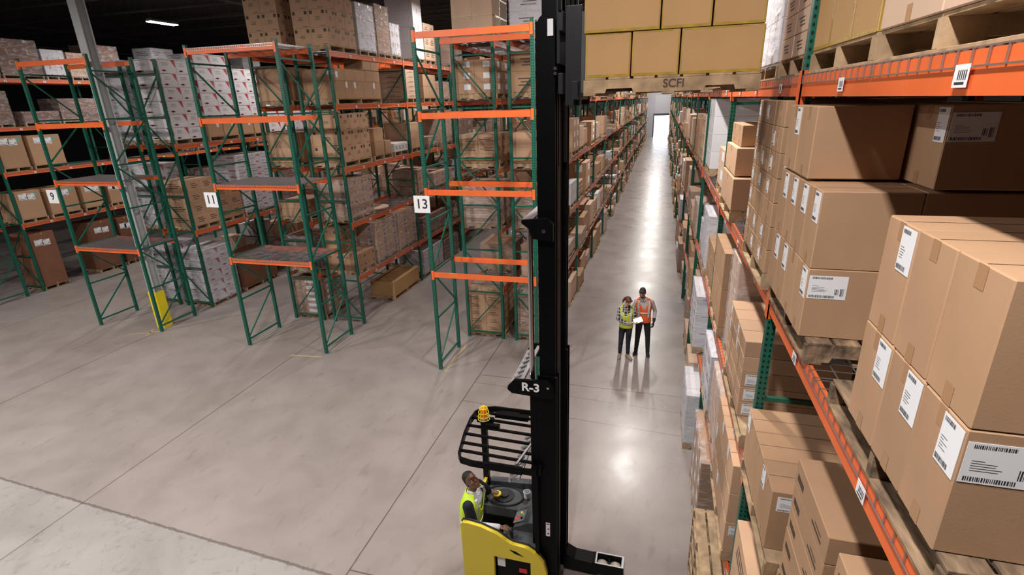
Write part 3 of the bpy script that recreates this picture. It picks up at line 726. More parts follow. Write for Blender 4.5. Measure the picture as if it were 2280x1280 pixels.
# --- row 11, east face
S('11w',5,12.8,14.1,[.42]*4,[.45,.45,.4],'bigprint','tan','left half of high load, row 11',nd=2)
S('11e',5,12.8,14.1,[.42]*4,[.45,.45,.4],'bigprint','tan','right half of high load, row 11',nd=2)
S('11e',5,14.25,15.2,[.4,.4,.4],[.5,.5],'plain','white','on row 11 top, grey and crumpled',wrap=True)
S('11e',5,15.3,16.1,[.45,.45,.4],[.8],'plain','kraft','on row 11 top, next to the grey one',wrap=True)
S('11e',5,16.15,16.77,[.3,.3,.3],[.45,.45],'plain','white','on row 11 top, low white',wrap=True)
S('11e',5,17.9,18.6,[.5]*4,[.7],'plain','white','narrow tower on row 11 top')
S('11e',5,18.7,19.6,[.4]*3,[.45,.45],'lines','pale','row 11 top beyond the white tower')
S('11e',5,21.05,22.4,[.4]*3,[.45,.45],'plain','tan','row 11 top, seen through bay 13',wrap=True)
S('11e',4,12.85,15.2,[.45,.30],[.4,.4,.5,.5,.45],'label','kraft','second shelf from top, row 11',rl=.6)
stack(-8.29,-1,14.3,15.2,6.26+.149+.752,[.32],[.45,.45],'label','kraft','on top of the labelled row, row 11',pal=False,rl=.6,depth=.6)
S('11e',4,16.95,17.9,[.15]*6,[.9],'lines','pale','striped stack by sign 13, upper shelf',wrap=False)
S('11e',4,18.3,19.4,[.4,.4],[.5,.5],'label','tan','upper shelf beyond the sign 13 post',rl=.5)
S('11e',4,19.6,20.7,[.3,.3],[.5,.5],'plain','tan','upper shelf seen through bay 13',wrap=True)
S('11e',3,12.8,14.25,[.42]*3,[.5,.5,.45],'bigprint','tan','on the middle shelf of row 11',nd=1)
S('11e',3,14.5,15.05,[.4,.4],[.5],'plain','kraft','plain pair beside the dark-printed stack',paly=(14.4,15.55))
stack(-8.29,-1,15.1,15.5,4.62+.149,[.4],[.4],'plain','kraft','single box right of the plain pair',pal=False,depth=.6)
S('11e',3,15.7,16.65,[.27],[.2,.2,.2,.2],'lines','white','short white row on the middle shelf, row 11',depth=.6)
S('11e',3,16.95,17.75,[.3,.3,.25],[.26,.26,.26],'plain','tan','middle shelf left of the sign 13 post')
S('11e',3,18.4,19.2,[.3],[.4,.4],'plain','kraft','middle shelf right of the sign 13 post',wrap=True)
S('11e',3,19.6,20.7,[.4,.4,.4],[.5,.5],'label','tan','middle shelf seen between bay 13 posts',wrap=True)
S('11e',2,12.8,14.0,[.27,.27,.27,.25],[.4,.4,.4],'square','kraft','on the shelf below the dark-printed stack',wrap=True)
q=MB(); q.bar((0,0,0),(0,0,.03),.5,40); tag(q.obj('cable_reel_disc',[M['pale']],None,loc=(-8.9,14.95,3.10)),'flat round pink-brown disc lying alone on the row 11 shelf','disc')
S('11e',2,17.2,18.1,[.3,.3,.2],[.3,.3,.3],'lines','tan','shelf beside the sign 13 post, lower',wrap=True)
S('11e',2,18.6,20.4,[.25,.25],[.4,.4,.4],'lines','pale','shelf seen low through bay 13',wrap=True)
S('11e',1,12.8,13.75,[.25,.25],[.45,.45],'square','kraft','low front stack, row 11 bottom shelf',depth=.5)
stack(-8.85,-1,12.8,13.75,1.5+.149,[.25]*5,[.45,.45],'square','kraft','tall rear stack, row 11 bottom shelf',pal=False,depth=.5,wrap=False)
S('11e',1,13.95,15.25,[.13]*9,[.65,.65],'square','kraft','of flat cartons, row 11 bottom shelf, left',wrap=True)
S('11e',1,15.4,16.7,[.13]*9,[.65,.65],'square','kraft','of flat cartons, row 11 bottom shelf, right',wrap=True)
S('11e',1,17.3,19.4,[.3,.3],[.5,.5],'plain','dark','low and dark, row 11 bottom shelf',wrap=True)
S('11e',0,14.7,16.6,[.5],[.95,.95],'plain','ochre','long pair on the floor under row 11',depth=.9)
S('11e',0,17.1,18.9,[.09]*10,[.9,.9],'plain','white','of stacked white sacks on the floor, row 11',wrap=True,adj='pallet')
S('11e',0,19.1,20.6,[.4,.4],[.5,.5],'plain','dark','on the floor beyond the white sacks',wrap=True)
S('11w',0,12.8,13.9,[.19]*6,[.5,.5],'labels','kraft','at the floor end of row 11, full of labels',wrap=True)
S('11w',1,12.8,13.9,[.12]*8,[.5,.5],'lines','dark','dark, seen through the bay 11 posts',wrap=True)
S('11w',2,12.8,13.9,[.22,.22],[.5,.5],'plain','tan','small stack seen left through bay 11',depth=.8)
S('11w',3,12.8,13.9,[.4,.4],[.5,.5],'plain','tan','middle shelf end seen through bay 11',wrap=False,depth=.9)
S('11w',4,12.8,13.9,[.45,.4],[.5,.5],'plain','tan','upper shelf end seen through bay 11',depth=.9)
# --- row 13, seen end on behind bay 13
S('13w',0,12.65,13.95,[.22]*6,[.43,.43,.43],'lines','tan','on the floor behind bay 13',nd=2)
S('13e',0,12.65,13.95,[.22]*6,[.6,.6],'lines','kraft','on the floor behind the mast, bay 13',wrap=True)
S('13w',1,13.9,15.0,[.35,.35],[.5,.5],'lines','kraft','set back on the lowest shelf of row 13',wrap=True)
S('13e',1,13.2,14.4,[.3,.3,.3],[.6,.6],'lines','tan','lowest shelf of row 13 beside the mast',wrap=True)
S('13w',2,12.65,13.9,[.2]*5,[.4,.4,.4],'lines','pale','of row 13, wide and glossy',wrap=True)
S('13e',2,12.65,13.9,[.2]*4,[.6,.6],'lines','kraft','second shelf of row 13 beside the mast',wrap=True)
S('13w',3,12.65,13.9,[.23]*3,[.4,.4,.4],'lines','tan','third shelf end of row 13, left',nd=2)
S('13e',3,12.65,13.9,[.38,.35],[.6,.6],'plain','tan','third shelf end of row 13, right',nd=2)
S('13w',4,12.65,13.9,[.25]*3,[.6,.6],'labels','tan','fourth shelf end of row 13, left',nd=2)
S('13e',4,12.65,13.9,[.45,.4],[.6,.6],'lines','kraft','fourth shelf end of row 13, right',nd=1)
S('13w',5,12.65,13.9,[.38,.38,.38,.36],[.6,.6],'yt','pale','top shelf end of row 13',nd=2)
S('13e',5,12.65,13.9,[.4]*4,[.6,.6],'lines','white','on the top shelf end of row 13, pinkish white',wrap=True)
# --- generic loads deeper in the rows
def fill(k,levels,ya,yb,what,dens=.85,ind=True):
    xf,s,L=RK[k]; stf=['first','second','third','fourth','fifth','sixth','seventh','eighth','ninth','tenth','eleventh','twelfth','thirteenth','fourteenth']
    base={'15':12.6,'13e':12.55,'13w':12.55,'11e':12.7}[k]
    for lv in levels:
        b=-2
        for b in range(-2,6):
            for q in range(3):
                y=base+P*b+.08+q*1.345
                if y<ya or y>yb or R.random()>dens: continue
                if k=='15' and y<12.4 and (lv==3 or (lv<2 and y<10.6) or (lv==2 and y<9.5)): continue
                if k=='15' and lv==1 and abs(y-10.0)<1: continue
                w=R.choice((1.0,1.1,1.2)); nt=R.choice((1,2,2,3,3)); room=(L[lv+1]-L[lv] if lv+1<len(L) else 1.6)-.35
                h=room*R.uniform(.25,.8)/nt; nt=max(1,int(min(nt,room/max(h,.1)))) 
                st,mk=R.choice((('plain','tan'),('plain','kraft'),('lines','tan'),('lines','pale'),('plain','pale'),('labels','tan'),('plain','white')))
                lvn=['floor','lowest shelf','second shelf','third shelf','top shelf','topmost shelf'][lv]
                S(k,lv,y,y+w,[h]*nt,R.choice(([.5,.5],[1],[.33,.33,.34])),st,mk,f'{what}, {lvn}, {stf[(b+2)*2+ (q>0) if False else (b+2)]} bay, {["near","middle","far"][q]} pallet',wrap=R.random()<(.3 if ind else .8),inset=R.uniform(-.1,.08),depth=R.uniform(.6,.95))
S('15',1,9.5,10.7,[.17]*6,[.55,.6],'lines','white','of white flat packs, lowest right shelf',depth=.9,wrap=True,inset=-.12,adj='shrink-wrapped pallet')
S('15',0,8.65,9.8,[.35,.35,.3],[.5,.6],'plain','white','on the floor right of the aisle, loosely wrapped',depth=.9,wrap=True,inset=-.2)
S('15',3,8.62,9.6,[.3,.28],[1],'labels','pale','third right shelf beyond the post',depth=.7)
S('15',3,11.2,12.35,[.33]*4,[.5,.6],'labels','white','third right shelf, tall white stack',depth=.95)
S('15',2,8.6,9.9,[.22,.22,.2],[.6,.6],'plain','kraft','second right shelf beyond two posts',depth=.9)
fill('15',(0,1,2,3,4),8.5,24,'right aisle side',.95)
fill('13e',(0,1,2,3,4),13.98,26,'left aisle side',.9)
fill('11e',(1,2,3,4),21,29,'row 11 deep',.8,False)

# --- far loads nobody could count one by one: one object per side
def far(k,ya,yb,what,levels=None,dens=.9):
    xf,s,L=RK[k]; m=MB(); pm=MB(); base={'15':12.6,'13e':12.55,'13w':12.55,'11e':12.7,'11w':12.7,'9e':12.9,'9w':12.9}[k]
    for y in [base+P*b+.08+q*1.345 for b in range(24) for q in range(3)]:
        if y<ya or y>yb-1.2: continue
        for lv,z in enumerate(L):
            if R.random()>dens: continue
            w=R.uniform(.8,1.15); x0=xf+s*R.uniform(-.12,.1); D=R.uniform(.7,.95); room=(L[lv+1]-z if lv+1<len(L) else 1.7)-.3
            a,b=sorted((x0,x0+s*1.06)); pm.box(a,y,z+.01,b,y+w,z+.13)
            h=room*R.uniform(.15,.75); n=R.choice((1,2,3,4)); mi=R.randint(0,4); c=R.choice((1,2,2,3))
            for t in range(n):
                for cc in range(c):
                    if t==n-1 and R.random()<.3 and n>1: continue
                    j=R.uniform(0,.08); a,b=sorted((x0+s*j,x0+s*D)); m.box(a,y+w*cc/c,z+.14+h*t/n,b,y+w*(cc+1)/c-.015,z+.14+h*(t+1)/n-.01,mi if R.random()<.8 else R.randint(0,4))
    o=m.obj('cartons',[M['tan'],M['kraft'],M['pale'],M['tan'],M['white']]); tag(o,f'mass of distant cartons {what}','cartons'); o['kind']='stuff'
    o=pm.obj('pallets',[M['wood']]); tag(o,f'mass of distant pallets {what}','pallets'); o['kind']='stuff'
far('15',24.7,91,'on the right of the aisle'); far('13e',26.4,91,'on the left of the aisle'); far('11e',29.3,52,'deep in row 11'); 
far('13w',16.0,50,'on the narrow aisle side of row 13'); far('9e',20.5,40,'deep in row 9',dens=.9)
far('11w',17.1,50,'on the back of row 11'); far('9w',14.5,40,'on the back of row 9')
# unseen loads added behind the right rack to keep it dark there
def shade_back15():
    m=MB()
    for lv,z in enumerate((0,)+L15):
        y=1.0
        while y<30:
            if R.random()<.8: h=R.uniform(.6,1.2); m.box(2.3,y,z+.15,3.25,y+1.15,z+.15+h,R.randint(0,2))
            y+=1.38
    o=m.obj('cartons',[M['kraft'],M['dark'],M['tan']]); tag(o,'unseen mass of cartons added as shade behind the right foreground rack','cartons'); o['kind']='stuff'
shade_back15()
#@@PART5
# ------------------------------------------------------------------ reach truck
def reach_truck():
    T=empty('reach_truck',(-1.4,5.2,0),'yellow and black reach truck with tall black mast, marked R-3, in the cross aisle','reach truck')
    ox,oy=-1.4,5.2
    def add(name,m,mt,par=T,smooth=False,label=None,bev=0):
        o=m.obj(name,mt if isinstance(mt,list) else [mt],par,smooth)
        if par is T: o.location=(-ox,-oy,0)
        if bev:
            b=o.modifiers.new('b','BEVEL'); b.width=bev; b.segments=2; b.limit_method='ANGLE'
        if label:o['label']=label
        return o
    blk=M['black']
    # mast: fixed stage, middle stage, top stage, each two channels with panels between
    def channel(m,x0,x1,y,z0,z1,w,t=.022):
        # I-shaped rail
        m.box(x0,y,z0,x1,y+t,z1); m.box(x0,y+w-t,z0,x1,y+w,z1); m.box(x0+(x1-x0)*.4,y+t,z0,x0+(x1-x0)*.6,y+w-t,z1)
    m=MB(); channel(m,-1.13,-.915,4.8,.09,3.43,.14); channel(m,-1.13,-.915,5.48,.09,3.43,.14); m.box(-1.12,4.94,.1,-1.09,5.48,.9); m.box(-1.12,4.94,3.2,-1.06,5.48,3.4); m.box(-1.215,4.80,.3,-1.13,4.84,3.25); m.box(-1.2,4.84,.9,-1.13,4.94,3.2)
    s1=add('fixed_mast_stage',m,M['mastblack'],bev=.004)
    m=MB(); channel(m,-1.11,-.935,4.825,2.9,6.84,.12); channel(m,-1.11,-.935,5.475,2.9,6.84,.12); m.box(-1.1,4.94,6.6,-1.06,5.48,6.8); m.box(-1.1,4.94,4.5,-1.07,5.48,4.7)
    m.bar((-1.02,4.84,6.82),(-1.02,4.94,6.82),.075,18)
    add('middle_mast_stage',m,M['mastblack'],bev=.004)
    m=MB(); channel(m,-1.08,-.94,4.96,5.6,9.3,.10); channel(m,-1.08,-.94,5.36,5.6,9.3,.10); m.box(-1.07,5.06,6.3,-1.05,5.36,9.2)
    add('inner_mast_stage',m,M['mastblack'])
    m=MB(); m.bar((-1.0,5.12,.2),(-1.0,5.12,6.4),.035,12); m.bar((-1.0,5.3,.2),(-1.0,5.3,6.4),.035,12); add('lift_cylinder',m,M['mastblack'])
    m=MB()
    for y in (5.2,5.24): m.box(-.985,y,.5,-.97,y+.02,6.9)
    add('lift_chain',m,M['darkmetal'])
    m=MB(); m.bar((-1.2,4.87,3.3),(-1.2,4.87,5.08),.028,16); add('tilt_cylinder_rod',m,M['chrome'],smooth=False,label='pale bare metal rod beside the mast')
    # brackets
    m=MB(); m.prism([(-1.40,3.22),(-1.45,3.26),(-1.445,3.30),(-1.37,3.385),(-1.0,3.41),(-.95,3.36),(-.95,3.2),(-1.06,3.2)],'y',4.735,4.775)
    p=add('number_plate_bracket',m,blk,bev=.003)
    t=text('R-3',.135,p,(-1.19,4.7335,3.312),M['paper'],bold=.004,sx=1.05); t['label']='white stencilled letters R-3'
    q=MB()
    for cx,w in ((-1.28,.007),(-1.095,.006)): q.box(cx-w/2,4.7325,3.24,cx+w/2,4.7329,3.39)
    m=MB(); m.prism([(-1.40,3.22),(-1.45,3.26),(-1.445,3.30),(-1.37,3.385),(-1.0,3.41),(-1.06,3.2)],'y',5.64,5.68); add('number_plate_bracket',m,blk,bev=.003)
    m=MB(); m.box(-1.44,4.775,3.26,-1.40,5.64,3.30); m.box(-1.32,4.775,3.33,-1.28,5.64,3.37)
    for i in range(7): m.bar((-1.42,4.8+i*.12,3.3),(-1.3,4.86+i*.12,3.34),.012)
    add('bracket_crossmember',m,M['alu'])
    for y0,y1 in ((4.735,4.775),(5.64,5.68)):
        m=MB(); m.prism([(-1.25,5.10),(-1.25,5.13),(-1.0,5.16),(-.94,5.10),(-.94,4.93),(-1.15,4.95),(-1.18,5.05)],'y',y0,y1); add('upper_mast_bracket',m,blk,bev=.003)
    m=MB(); m.box(-1.25,4.775,5.115,-1.15,5.64,5.135); add('upper_crossmember',m,M['alu'],label='bare metal cross plate')
    m=MB(); m.bar((-1.03,4.733,5.03),(-1.03,4.728,5.03),.02,12); m.bar((-1.0,4.733,3.33),(-1.0,4.728,3.33),.014,12); add('bolt',m,M['chrome'])
    # carriage and forks
    m=MB(); 
    m.box(-.93,4.86,6.5,-.90,5.58,7.9); m.box(-.90,4.78,6.25,-.86,5.68,6.42); m.box(-.90,4.78,6.75,-.86,5.68,6.9)
    m.box(-.86,4.9,6.15,-.72,4.95,6.95); m.box(-.86,5.5,6.15,-.72,5.55,6.95); m.box(-.78,4.78,6.2,-.73,5.68,6.35)
    add('fork_carriage',m,mat('carriage_lit_black',(.018,.018,.022),.4,spec=.3),bev=.004)  # paler than the mast: light on the raised carriage put into the colour
    m=MB(); m.box(-.90,4.76,6.9,-.87,4.8,8.0); m.box(-.90,5.66,6.9,-.87,5.7,8.0)
    m.box(-.90,5.0,6.9,-.88,5.03,8.0);m.box(-.90,5.4,6.9,-.88,5.43,8.0); m.box(-.9,4.76,7.96,-.87,5.7,8.0); add('load_backrest',m,M['mastblack'])
    for y in (4.9,5.42):
        m=MB(); m.prism([(-.72,6.255),(.35,6.275),(.4,6.29),(.35,6.305),(-.68,6.305),(-.68,6.9),(-.72,6.9)],'y',y,y+.1); add('fork',m,M['darkmetal'])
    for (x,z,w,h) in ((-.905,6.63,.05,.09),):
        m=MB(); m.box(-1.0,4.815,6.72,-.95,4.824,6.85); add('warning_sticker',m,M['paper'])
    # bolts seen on the carriage
    for z in (6.42,6.46):
        m=MB(); m.bar((-.93,4.82,z),(-.93,4.79,z),.014,12); add('bolt',m,M['chrome'])
    # base legs
    for y0 in (4.7,5.47):
        m=MB(); m.prism([(-.95,.06),(-.55,.05),(-.55,.24),(-.8,.25),(-.95,.33)],'y',y0,y0+.2)
        m.box(-.55,y0,.05,-.50,y0+.2,.25); m.box(-.5,y0,.06,-.17,y0+.018,.25); m.box(-.5,y0+.182,.06,-.17,y0+.2,.25); m.box(-.345,y0+.018,.12,-.325,y0+.182,.22); m.box(-.175,y0,.06,-.14,y0+.2,.25)
        lg=add('base_leg',m,[blk],bev=.004)
        m=MB(); m.box(-.52,y0,.25,-.14,y0+.02,.253); m.box(-.52,y0+.18,.25,-.14,y0+.2,.253); m.box(-.17,y0+.02,.25,-.14,y0+.18,.253); m.box(-.52,y0+.02,.25,-.5,y0+.18,.253); add('wear_edge',m,M['alu'],lg)
        for x in (-.43,-.25):
            m=MB(); m.bar((x,y0+.03,.085),(x,y0+.17,.085),.082,24); w=add('load_wheel',m,mat('wheel_urethane',(.42,.37,.32),.5) if 'wheel_urethane' not in bpy.data.materials else bpy.data.materials['wheel_urethane'],lg)
    # body
    top=[(-2.1,.14),(-2.1,1.30),(-2.08,1.335),(-2.0,1.34),(-1.84,1.32),(-1.63,1.25),(-1.5,1.16),(-1.44,1.135),(-1.36,1.13),(-1.26,1.12),(-1.15,1.05),(-1.06,.93),(-1.02,.76),(-1.0,.5),(-1.0,.14)]
    hole=[(-1.69,.45),(-1.69,.87),(-1.67,.89),(-1.26,.905),(-1.235,.88),(-1.22,.6),(-1.22,.45)]
    # side panel with a window: split in strips around the hole
    def side(y0,y1):
        m=MB()
        def topz(x):
            for (a,b),(c,d) in zip(top[1:-1],top[2:-1]):
                if a<=x<=c and c>a: return b+(d-b)*(x-a)/(c-a)
            return .76
        xs=sorted(set([-2.1,-2.08]+[-2.0+.04*i for i in range(25)]+[-1.69,-1.22,-1.02,-1.0,-1.06]))
        for a,c in zip(xs,xs[1:]):
            ta,tc=topz(a+1e-6) if a>-2.1 else 1.3,topz(c-1e-6)
            if c>-1.0005: tc=.5
            if a>=-1.69-1e-6 and c<=-1.22+1e-6:
                m.prism([(a,.14),(c,.14),(c,.45),(a,.45)],'y',y0,y1); m.prism([(a,.9),(c,.9),(c,tc),(a,ta)],'y',y0,y1)
            else: m.prism([(a,.14),(c,.14),(c,tc),(a,ta)],'y',y0,y1)
        return m
    sp=add('side_panel',side(4.68,4.73),M['truckyellow'],label='glossy yellow side panel')
    m=MB()
    for i in range(4): m.bar((-1.48+i*.022,4.6785,1.055-i*.004),(-1.40+i*.03,4.6785,1.0-i*.006),.0025,4)
    add('cooling_slot',m,M['black'],sp)
    m=MB(); m.tube([(x,4.735,z+.012) for x,z in top[1:13]],.012,6); add('panel_trim',m,M['blackplastic'],sp)
    m=MB(); m.prism([(-2.1,.14),(-2.1,1.12),(-1.3,1.08),(-1.02,.8),(-1.0,.14)],'y',5.725,5.775); add('far_side_panel',m,M['truckyellow'])
    m=MB(); m.box(-2.1,4.73,.14,-2.06,5.72,.5); m.box(-2.1,5.3,.5,-2.06,5.72,1.25); add('rear_panel',m,M['truckyellow'])
    m=MB(); m.box(-2.06,4.73,.1,-1.14,5.72,.24); add('chassis',m,blk)
    m=MB(); m.box(-2.055,5.26,.24,-1.16,5.28,.96); m.box(-2.055,5.29,.24,-2.04,5.71,1.2); m.box(-2.055,5.705,.24,-1.2,5.72,1.0); m.box(-1.18,4.96,.24,-1.16,5.26,1.0); add('compartment_liner',m,blk)
    m=MB(); m.bar((-1.75,5.0,.12),(-1.75,5.12,.12),.12,24); m.bar((-1.75,5.4,.15),(-1.75,5.55,.15),.15,24); add('drive_wheel',m,M['blackplastic'])
    m=MB(); m.box(-1.66,4.74,.24,-1.16,4.95,.85); add('battery_box',m,blk)
    m=MB(); m.tube([(-1.45,4.72,.5),(-1.36,4.715,.62),(-1.28,4.72,.5),(-1.45,4.72,.5)],.014,8); h=add('battery_handle',m,M['alu']); h['label']='bare metal triangular handle'
    m=MB(); m.box(-1.38,4.73,.66,-1.28,4.74,.72); add('battery_connector',m,M['redplastic'])
    m=MB(); m.box(-1.66,4.733,.70,-1.56,4.739,.86); add('data_label',m,M['paper'])
    # dashboard: far basin, console
    m=MB(); m.box(-2.05,5.28,.95,-1.16,5.72,1.10); m.prism([(-2.05,1.0),(-1.16,1.0),(-1.16,1.26),(-1.4,1.22),(-2.05,1.16)],'y',5.68,5.78)
    for k in range(9):
        a=math.pi*k/16; m.box(-1.45+.02*k,5.3,1.10,-1.16,5.72,1.105+.008*k)
    m.prism([(-1.55,1.0),(-1.14,1.0),(-1.14,1.26),(-1.3,1.25),(-1.5,1.14)],'y',4.95,5.28); m.box(-1.62,4.74,.9,-1.14,4.95,1.1)
    add('dashboard',m,M['greyplastic'],bev=.015)
    # raised basin rim round the steering knob
    m=MB(); rim=[(-1.78+.26*math.cos(a),5.5+.19*math.sin(a),1.11) for a in [math.pi*2*i/28 for i in range(29)]]; m.tube(rim,.014,6); m.bar((-1.78,5.5,1.1),(-1.78,5.5,1.115),.13,28); m.bar((-1.78,5.5,1.115),(-1.78,5.5,1.14),.06,20); st=add('steering_disc',m,M['blackplastic'])
    m=MB(); m.tube([(-1.86+.045*math.cos(a),5.42+.045*math.sin(a),1.19) for a in [math.pi*2*i/20 for i in range(21)]],.014,8); m.bar((-1.86,5.42,1.12),(-1.86,5.42,1.19),.012,8); m.bar((-1.9,5.42,1.19),(-1.82,5.42,1.19),.008); kn=add('steering_knob',m,M['yellow'],st); kn['label']='yellow steering knob ring'
    m=MB(); m.prism([(-1.52,1.152),(-1.40,1.215),(-1.38,1.222),(-1.38,1.225),(-1.52,1.158)],'y',5.0,5.2); dp=add('display_panel',m,M['alu'])
    for i,(x,y,c) in enumerate(((-1.49,5.05,'redplastic'),(-1.46,5.09,'redplastic'),(-1.44,5.15,'yellow_sticker'),(-1.42,5.05,'black'),(-1.41,5.11,'green_sticker'))):
        z=1.158+(x+1.52)*.5; m=MB(); m.bar((x,y,z),(x,y,z+.012),.014,10); add('push_button',m,M[c],dp)
    m=MB(); m.bar((-1.48,4.82,1.1),(-1.5,4.82,1.2),.02,10); m.sph((-1.5,4.82,1.22),.035,12,8); add('control_lever',m,M['blackplastic'])
    m=MB(); m.box(-2.09,4.78,1.02,-2.03,5.2,1.38); add('back_rest',m,M['blackplastic'],bev=.02)
    m=MB(); m.box(-1.05,4.795,1.26,-1.0,4.799,1.46)
    dl=add('warning_sticker',m,M['paper']); m=MB()
    for z in (1.3,1.37): m.bar((-1.02,4.7945,z),(-1.02,4.794,z),.012,10)
    m.box(-1.045,4.7942,1.435,-1.005,4.7948,1.45); add('sticker_print',m,M['redink'],dl)
    # cab front frame between dashboard and guard
    for y in (4.72,5.7): m=MB(); m.prism([(-1.16,1.0),(-1.12,1.0),(-1.12,2.28),(-1.2,2.28)],'y',y,y+.05); add('cab_pillar',m,blk)
    # overhead guard
    Z=2.25
    out=[(-1.13,4.70),(-1.9,4.69),(-2.05,4.72),(-2.10,4.79),(-2.13,4.93),(-2.18,5.2),(-2.21,5.5),(-2.2,5.68),(-2.13,5.79),(-1.98,5.84),(-1.5,5.85),(-1.13,5.85)]
    m=MB(); 
    for (a,b),(c,d) in zip(out,out[1:]):
        n=Vector((d-b,-(c-a),0)).normalized()*.012
        m.loft([[(a-n.x,b-n.y,Z-.05),(a+n.x,b+n.y,Z-.05),(a+n.x,b+n.y,Z+.03),(a-n.x,b-n.y,Z+.03)],[(c-n.x,d-n.y,Z-.05),(c+n.x,d+n.y,Z-.05),(c+n.x,d+n.y,Z+.03),(c-n.x,d-n.y,Z+.03)]])
    og=add('overhead_guard',m,blk)
    for y,xl in ((4.88,-2.12),(5.03,-2.16),(5.21,-2.18),(5.39,-2.2),(5.57,-2.21),(5.72,-2.18)):
        m=MB(); m.bar((xl,y,Z),(-1.16,y-.03,Z),.014); add('guard_bar',m,blk,og)
    m=MB(); m.bar((-1.38,4.74,Z+.03),(-1.22,5.55,Z+.03),.011); add('guard_brace',m,M['alu'],og)
    m=MB(); m.box(-1.13,4.72,Z-.06,-1.08,5.85,Z+.03); add('guard_mount',m,blk,og)
    m=MB(); m.box(-1.62,4.66,2.0,-1.42,4.7,2.02)
    m=MB(); m.box(-1.47,4.7,2.05,-1.44,5.6,2.09); m.box(-1.36,4.7,2.1,-1.33,5.6,2.14)
    for i in range(8): m.bar((-1.45,4.74+i*.11,2.08),(-1.35,4.8+i*.11,2.12),.012)
    add('lattice_crossmember',m,M['alu'])
    m=MB(); m.box(-1.7,4.67,2.2,-1.3,4.70,2.30); add('guard_plate',m,blk,og)
    m=MB(); m.box(-2.12,5.63,1.0,-2.04,5.69,2.24); add('guard_post',m,blk)
    m=MB(); m.box(-2.1,5.45,2.27,-1.88,5.52,2.33); m.box(-1.95,5.38,2.24,-1.78,5.44,2.3); add('lamp_bracket',m,blk,og)
    m=MB(); m.box(-1.9,5.6,2.27,-1.45,5.67,2.33); m.box(-1.85,5.66,2.28,-1.6,5.74,2.30); add('work_light',m,blk,og)
    # beacon in a wire cage
    m=MB(); m.bar((-2.0,5.45,2.33),(-2.0,5.45,2.37),.055,20); bb=add('warning_beacon',m,M['alu'])
    m=MB(); m.bar((-2.0,5.45,2.37),(-2.0,5.45,2.46),.042,20,r2=.038); m.sph((-2.0,5.45,2.46),.038,16,8); add('beacon_lens',m,M['orangelens'],bb,label='orange beacon lens')
    m=MB()
    for z,r in ((2.34,.075),(2.38,.072),(2.44,.066),(2.50,.048)): m.tube([(-2.0+r*math.cos(a),5.45+r*math.sin(a),z) for a in [math.pi*2*i/18 for i in range(19)]],.0038,5)
    for i in range(10):
        a=math.pi*2*i/10; m.tube([(-2.0+r*math.cos(a),5.45+r*math.sin(a),z) for z,r in ((2.34,.075),(2.38,.072),(2.44,.066),(2.50,.048),(2.53,.01))],.0038,5)
    add('beacon_cage',m,M['yellow'],bb,label='yellow wire cage')
    return T
reach_truck()
q=MB(); q.bar((0,0,0),(0,0,.09),.042,24,r2=.046,caps=False); q.bar((0,0,0),(0,0,.004),.042,24); q.tube([(.046*math.cos(a),.046*math.sin(a),.09) for a in [math.pi*2*i/24 for i in range(25)]],.004,6)
cup=q.obj('drinking_cup',[M['paper']],None,loc=(-1.46,5.5,1.146)); tag(cup,'white cup standing on the reach truck dashboard','cup')
# ------------------------------------------------------------------ the raised load
def fork_load():
    x0,y0,z0=-.66,4.64,6.225
    pallet(x0,y0,z0,1.36,1.12,'wooden pallet marked with black letters, carried high on the truck forks',parts=True)
    pr=[o for o in bpy.data.objects if o.name.startswith('pallet') and o.get('label','').startswith('wooden pallet marked')][0]
    t=text('SCFI',.088,pr,(.72,-.001,.075),M['ink'],bold=.002); t['label']='black stencilled letters'
    z=z0+.141
    names=['bottom','second','third','top']
    tiers=[(.335,((-.655,-.285),(-.28,.09),(.095,.70))),(.40,((-.665,-.07),(-.065,.31),(.315,.695))),(.40,((-.655,-.285),(-.28,.09),(.095,.70))),(.40,((-.665,-.07),(-.065,.31),(.315,.695)))]
    for ti,(h,xs) in enumerate(tiers):
        for ci,(a,b) in enumerate(xs):
            jy=R.uniform(0,.012)
            for di in range(2):
                o=link('carton',cartonmesh(b-a-.006,.535-jy,h-.004,'yt','ochre'),None,((a+b)/2,4.655+jy+.27+di*.545,z))
                tag(o,f"yellow-taped tan carton, {names[ti]} tier, {['left','middle','right'][ci]}, {['camera side','far side'][di]} of raised fork load",'carton')
        z+=h
fork_load()
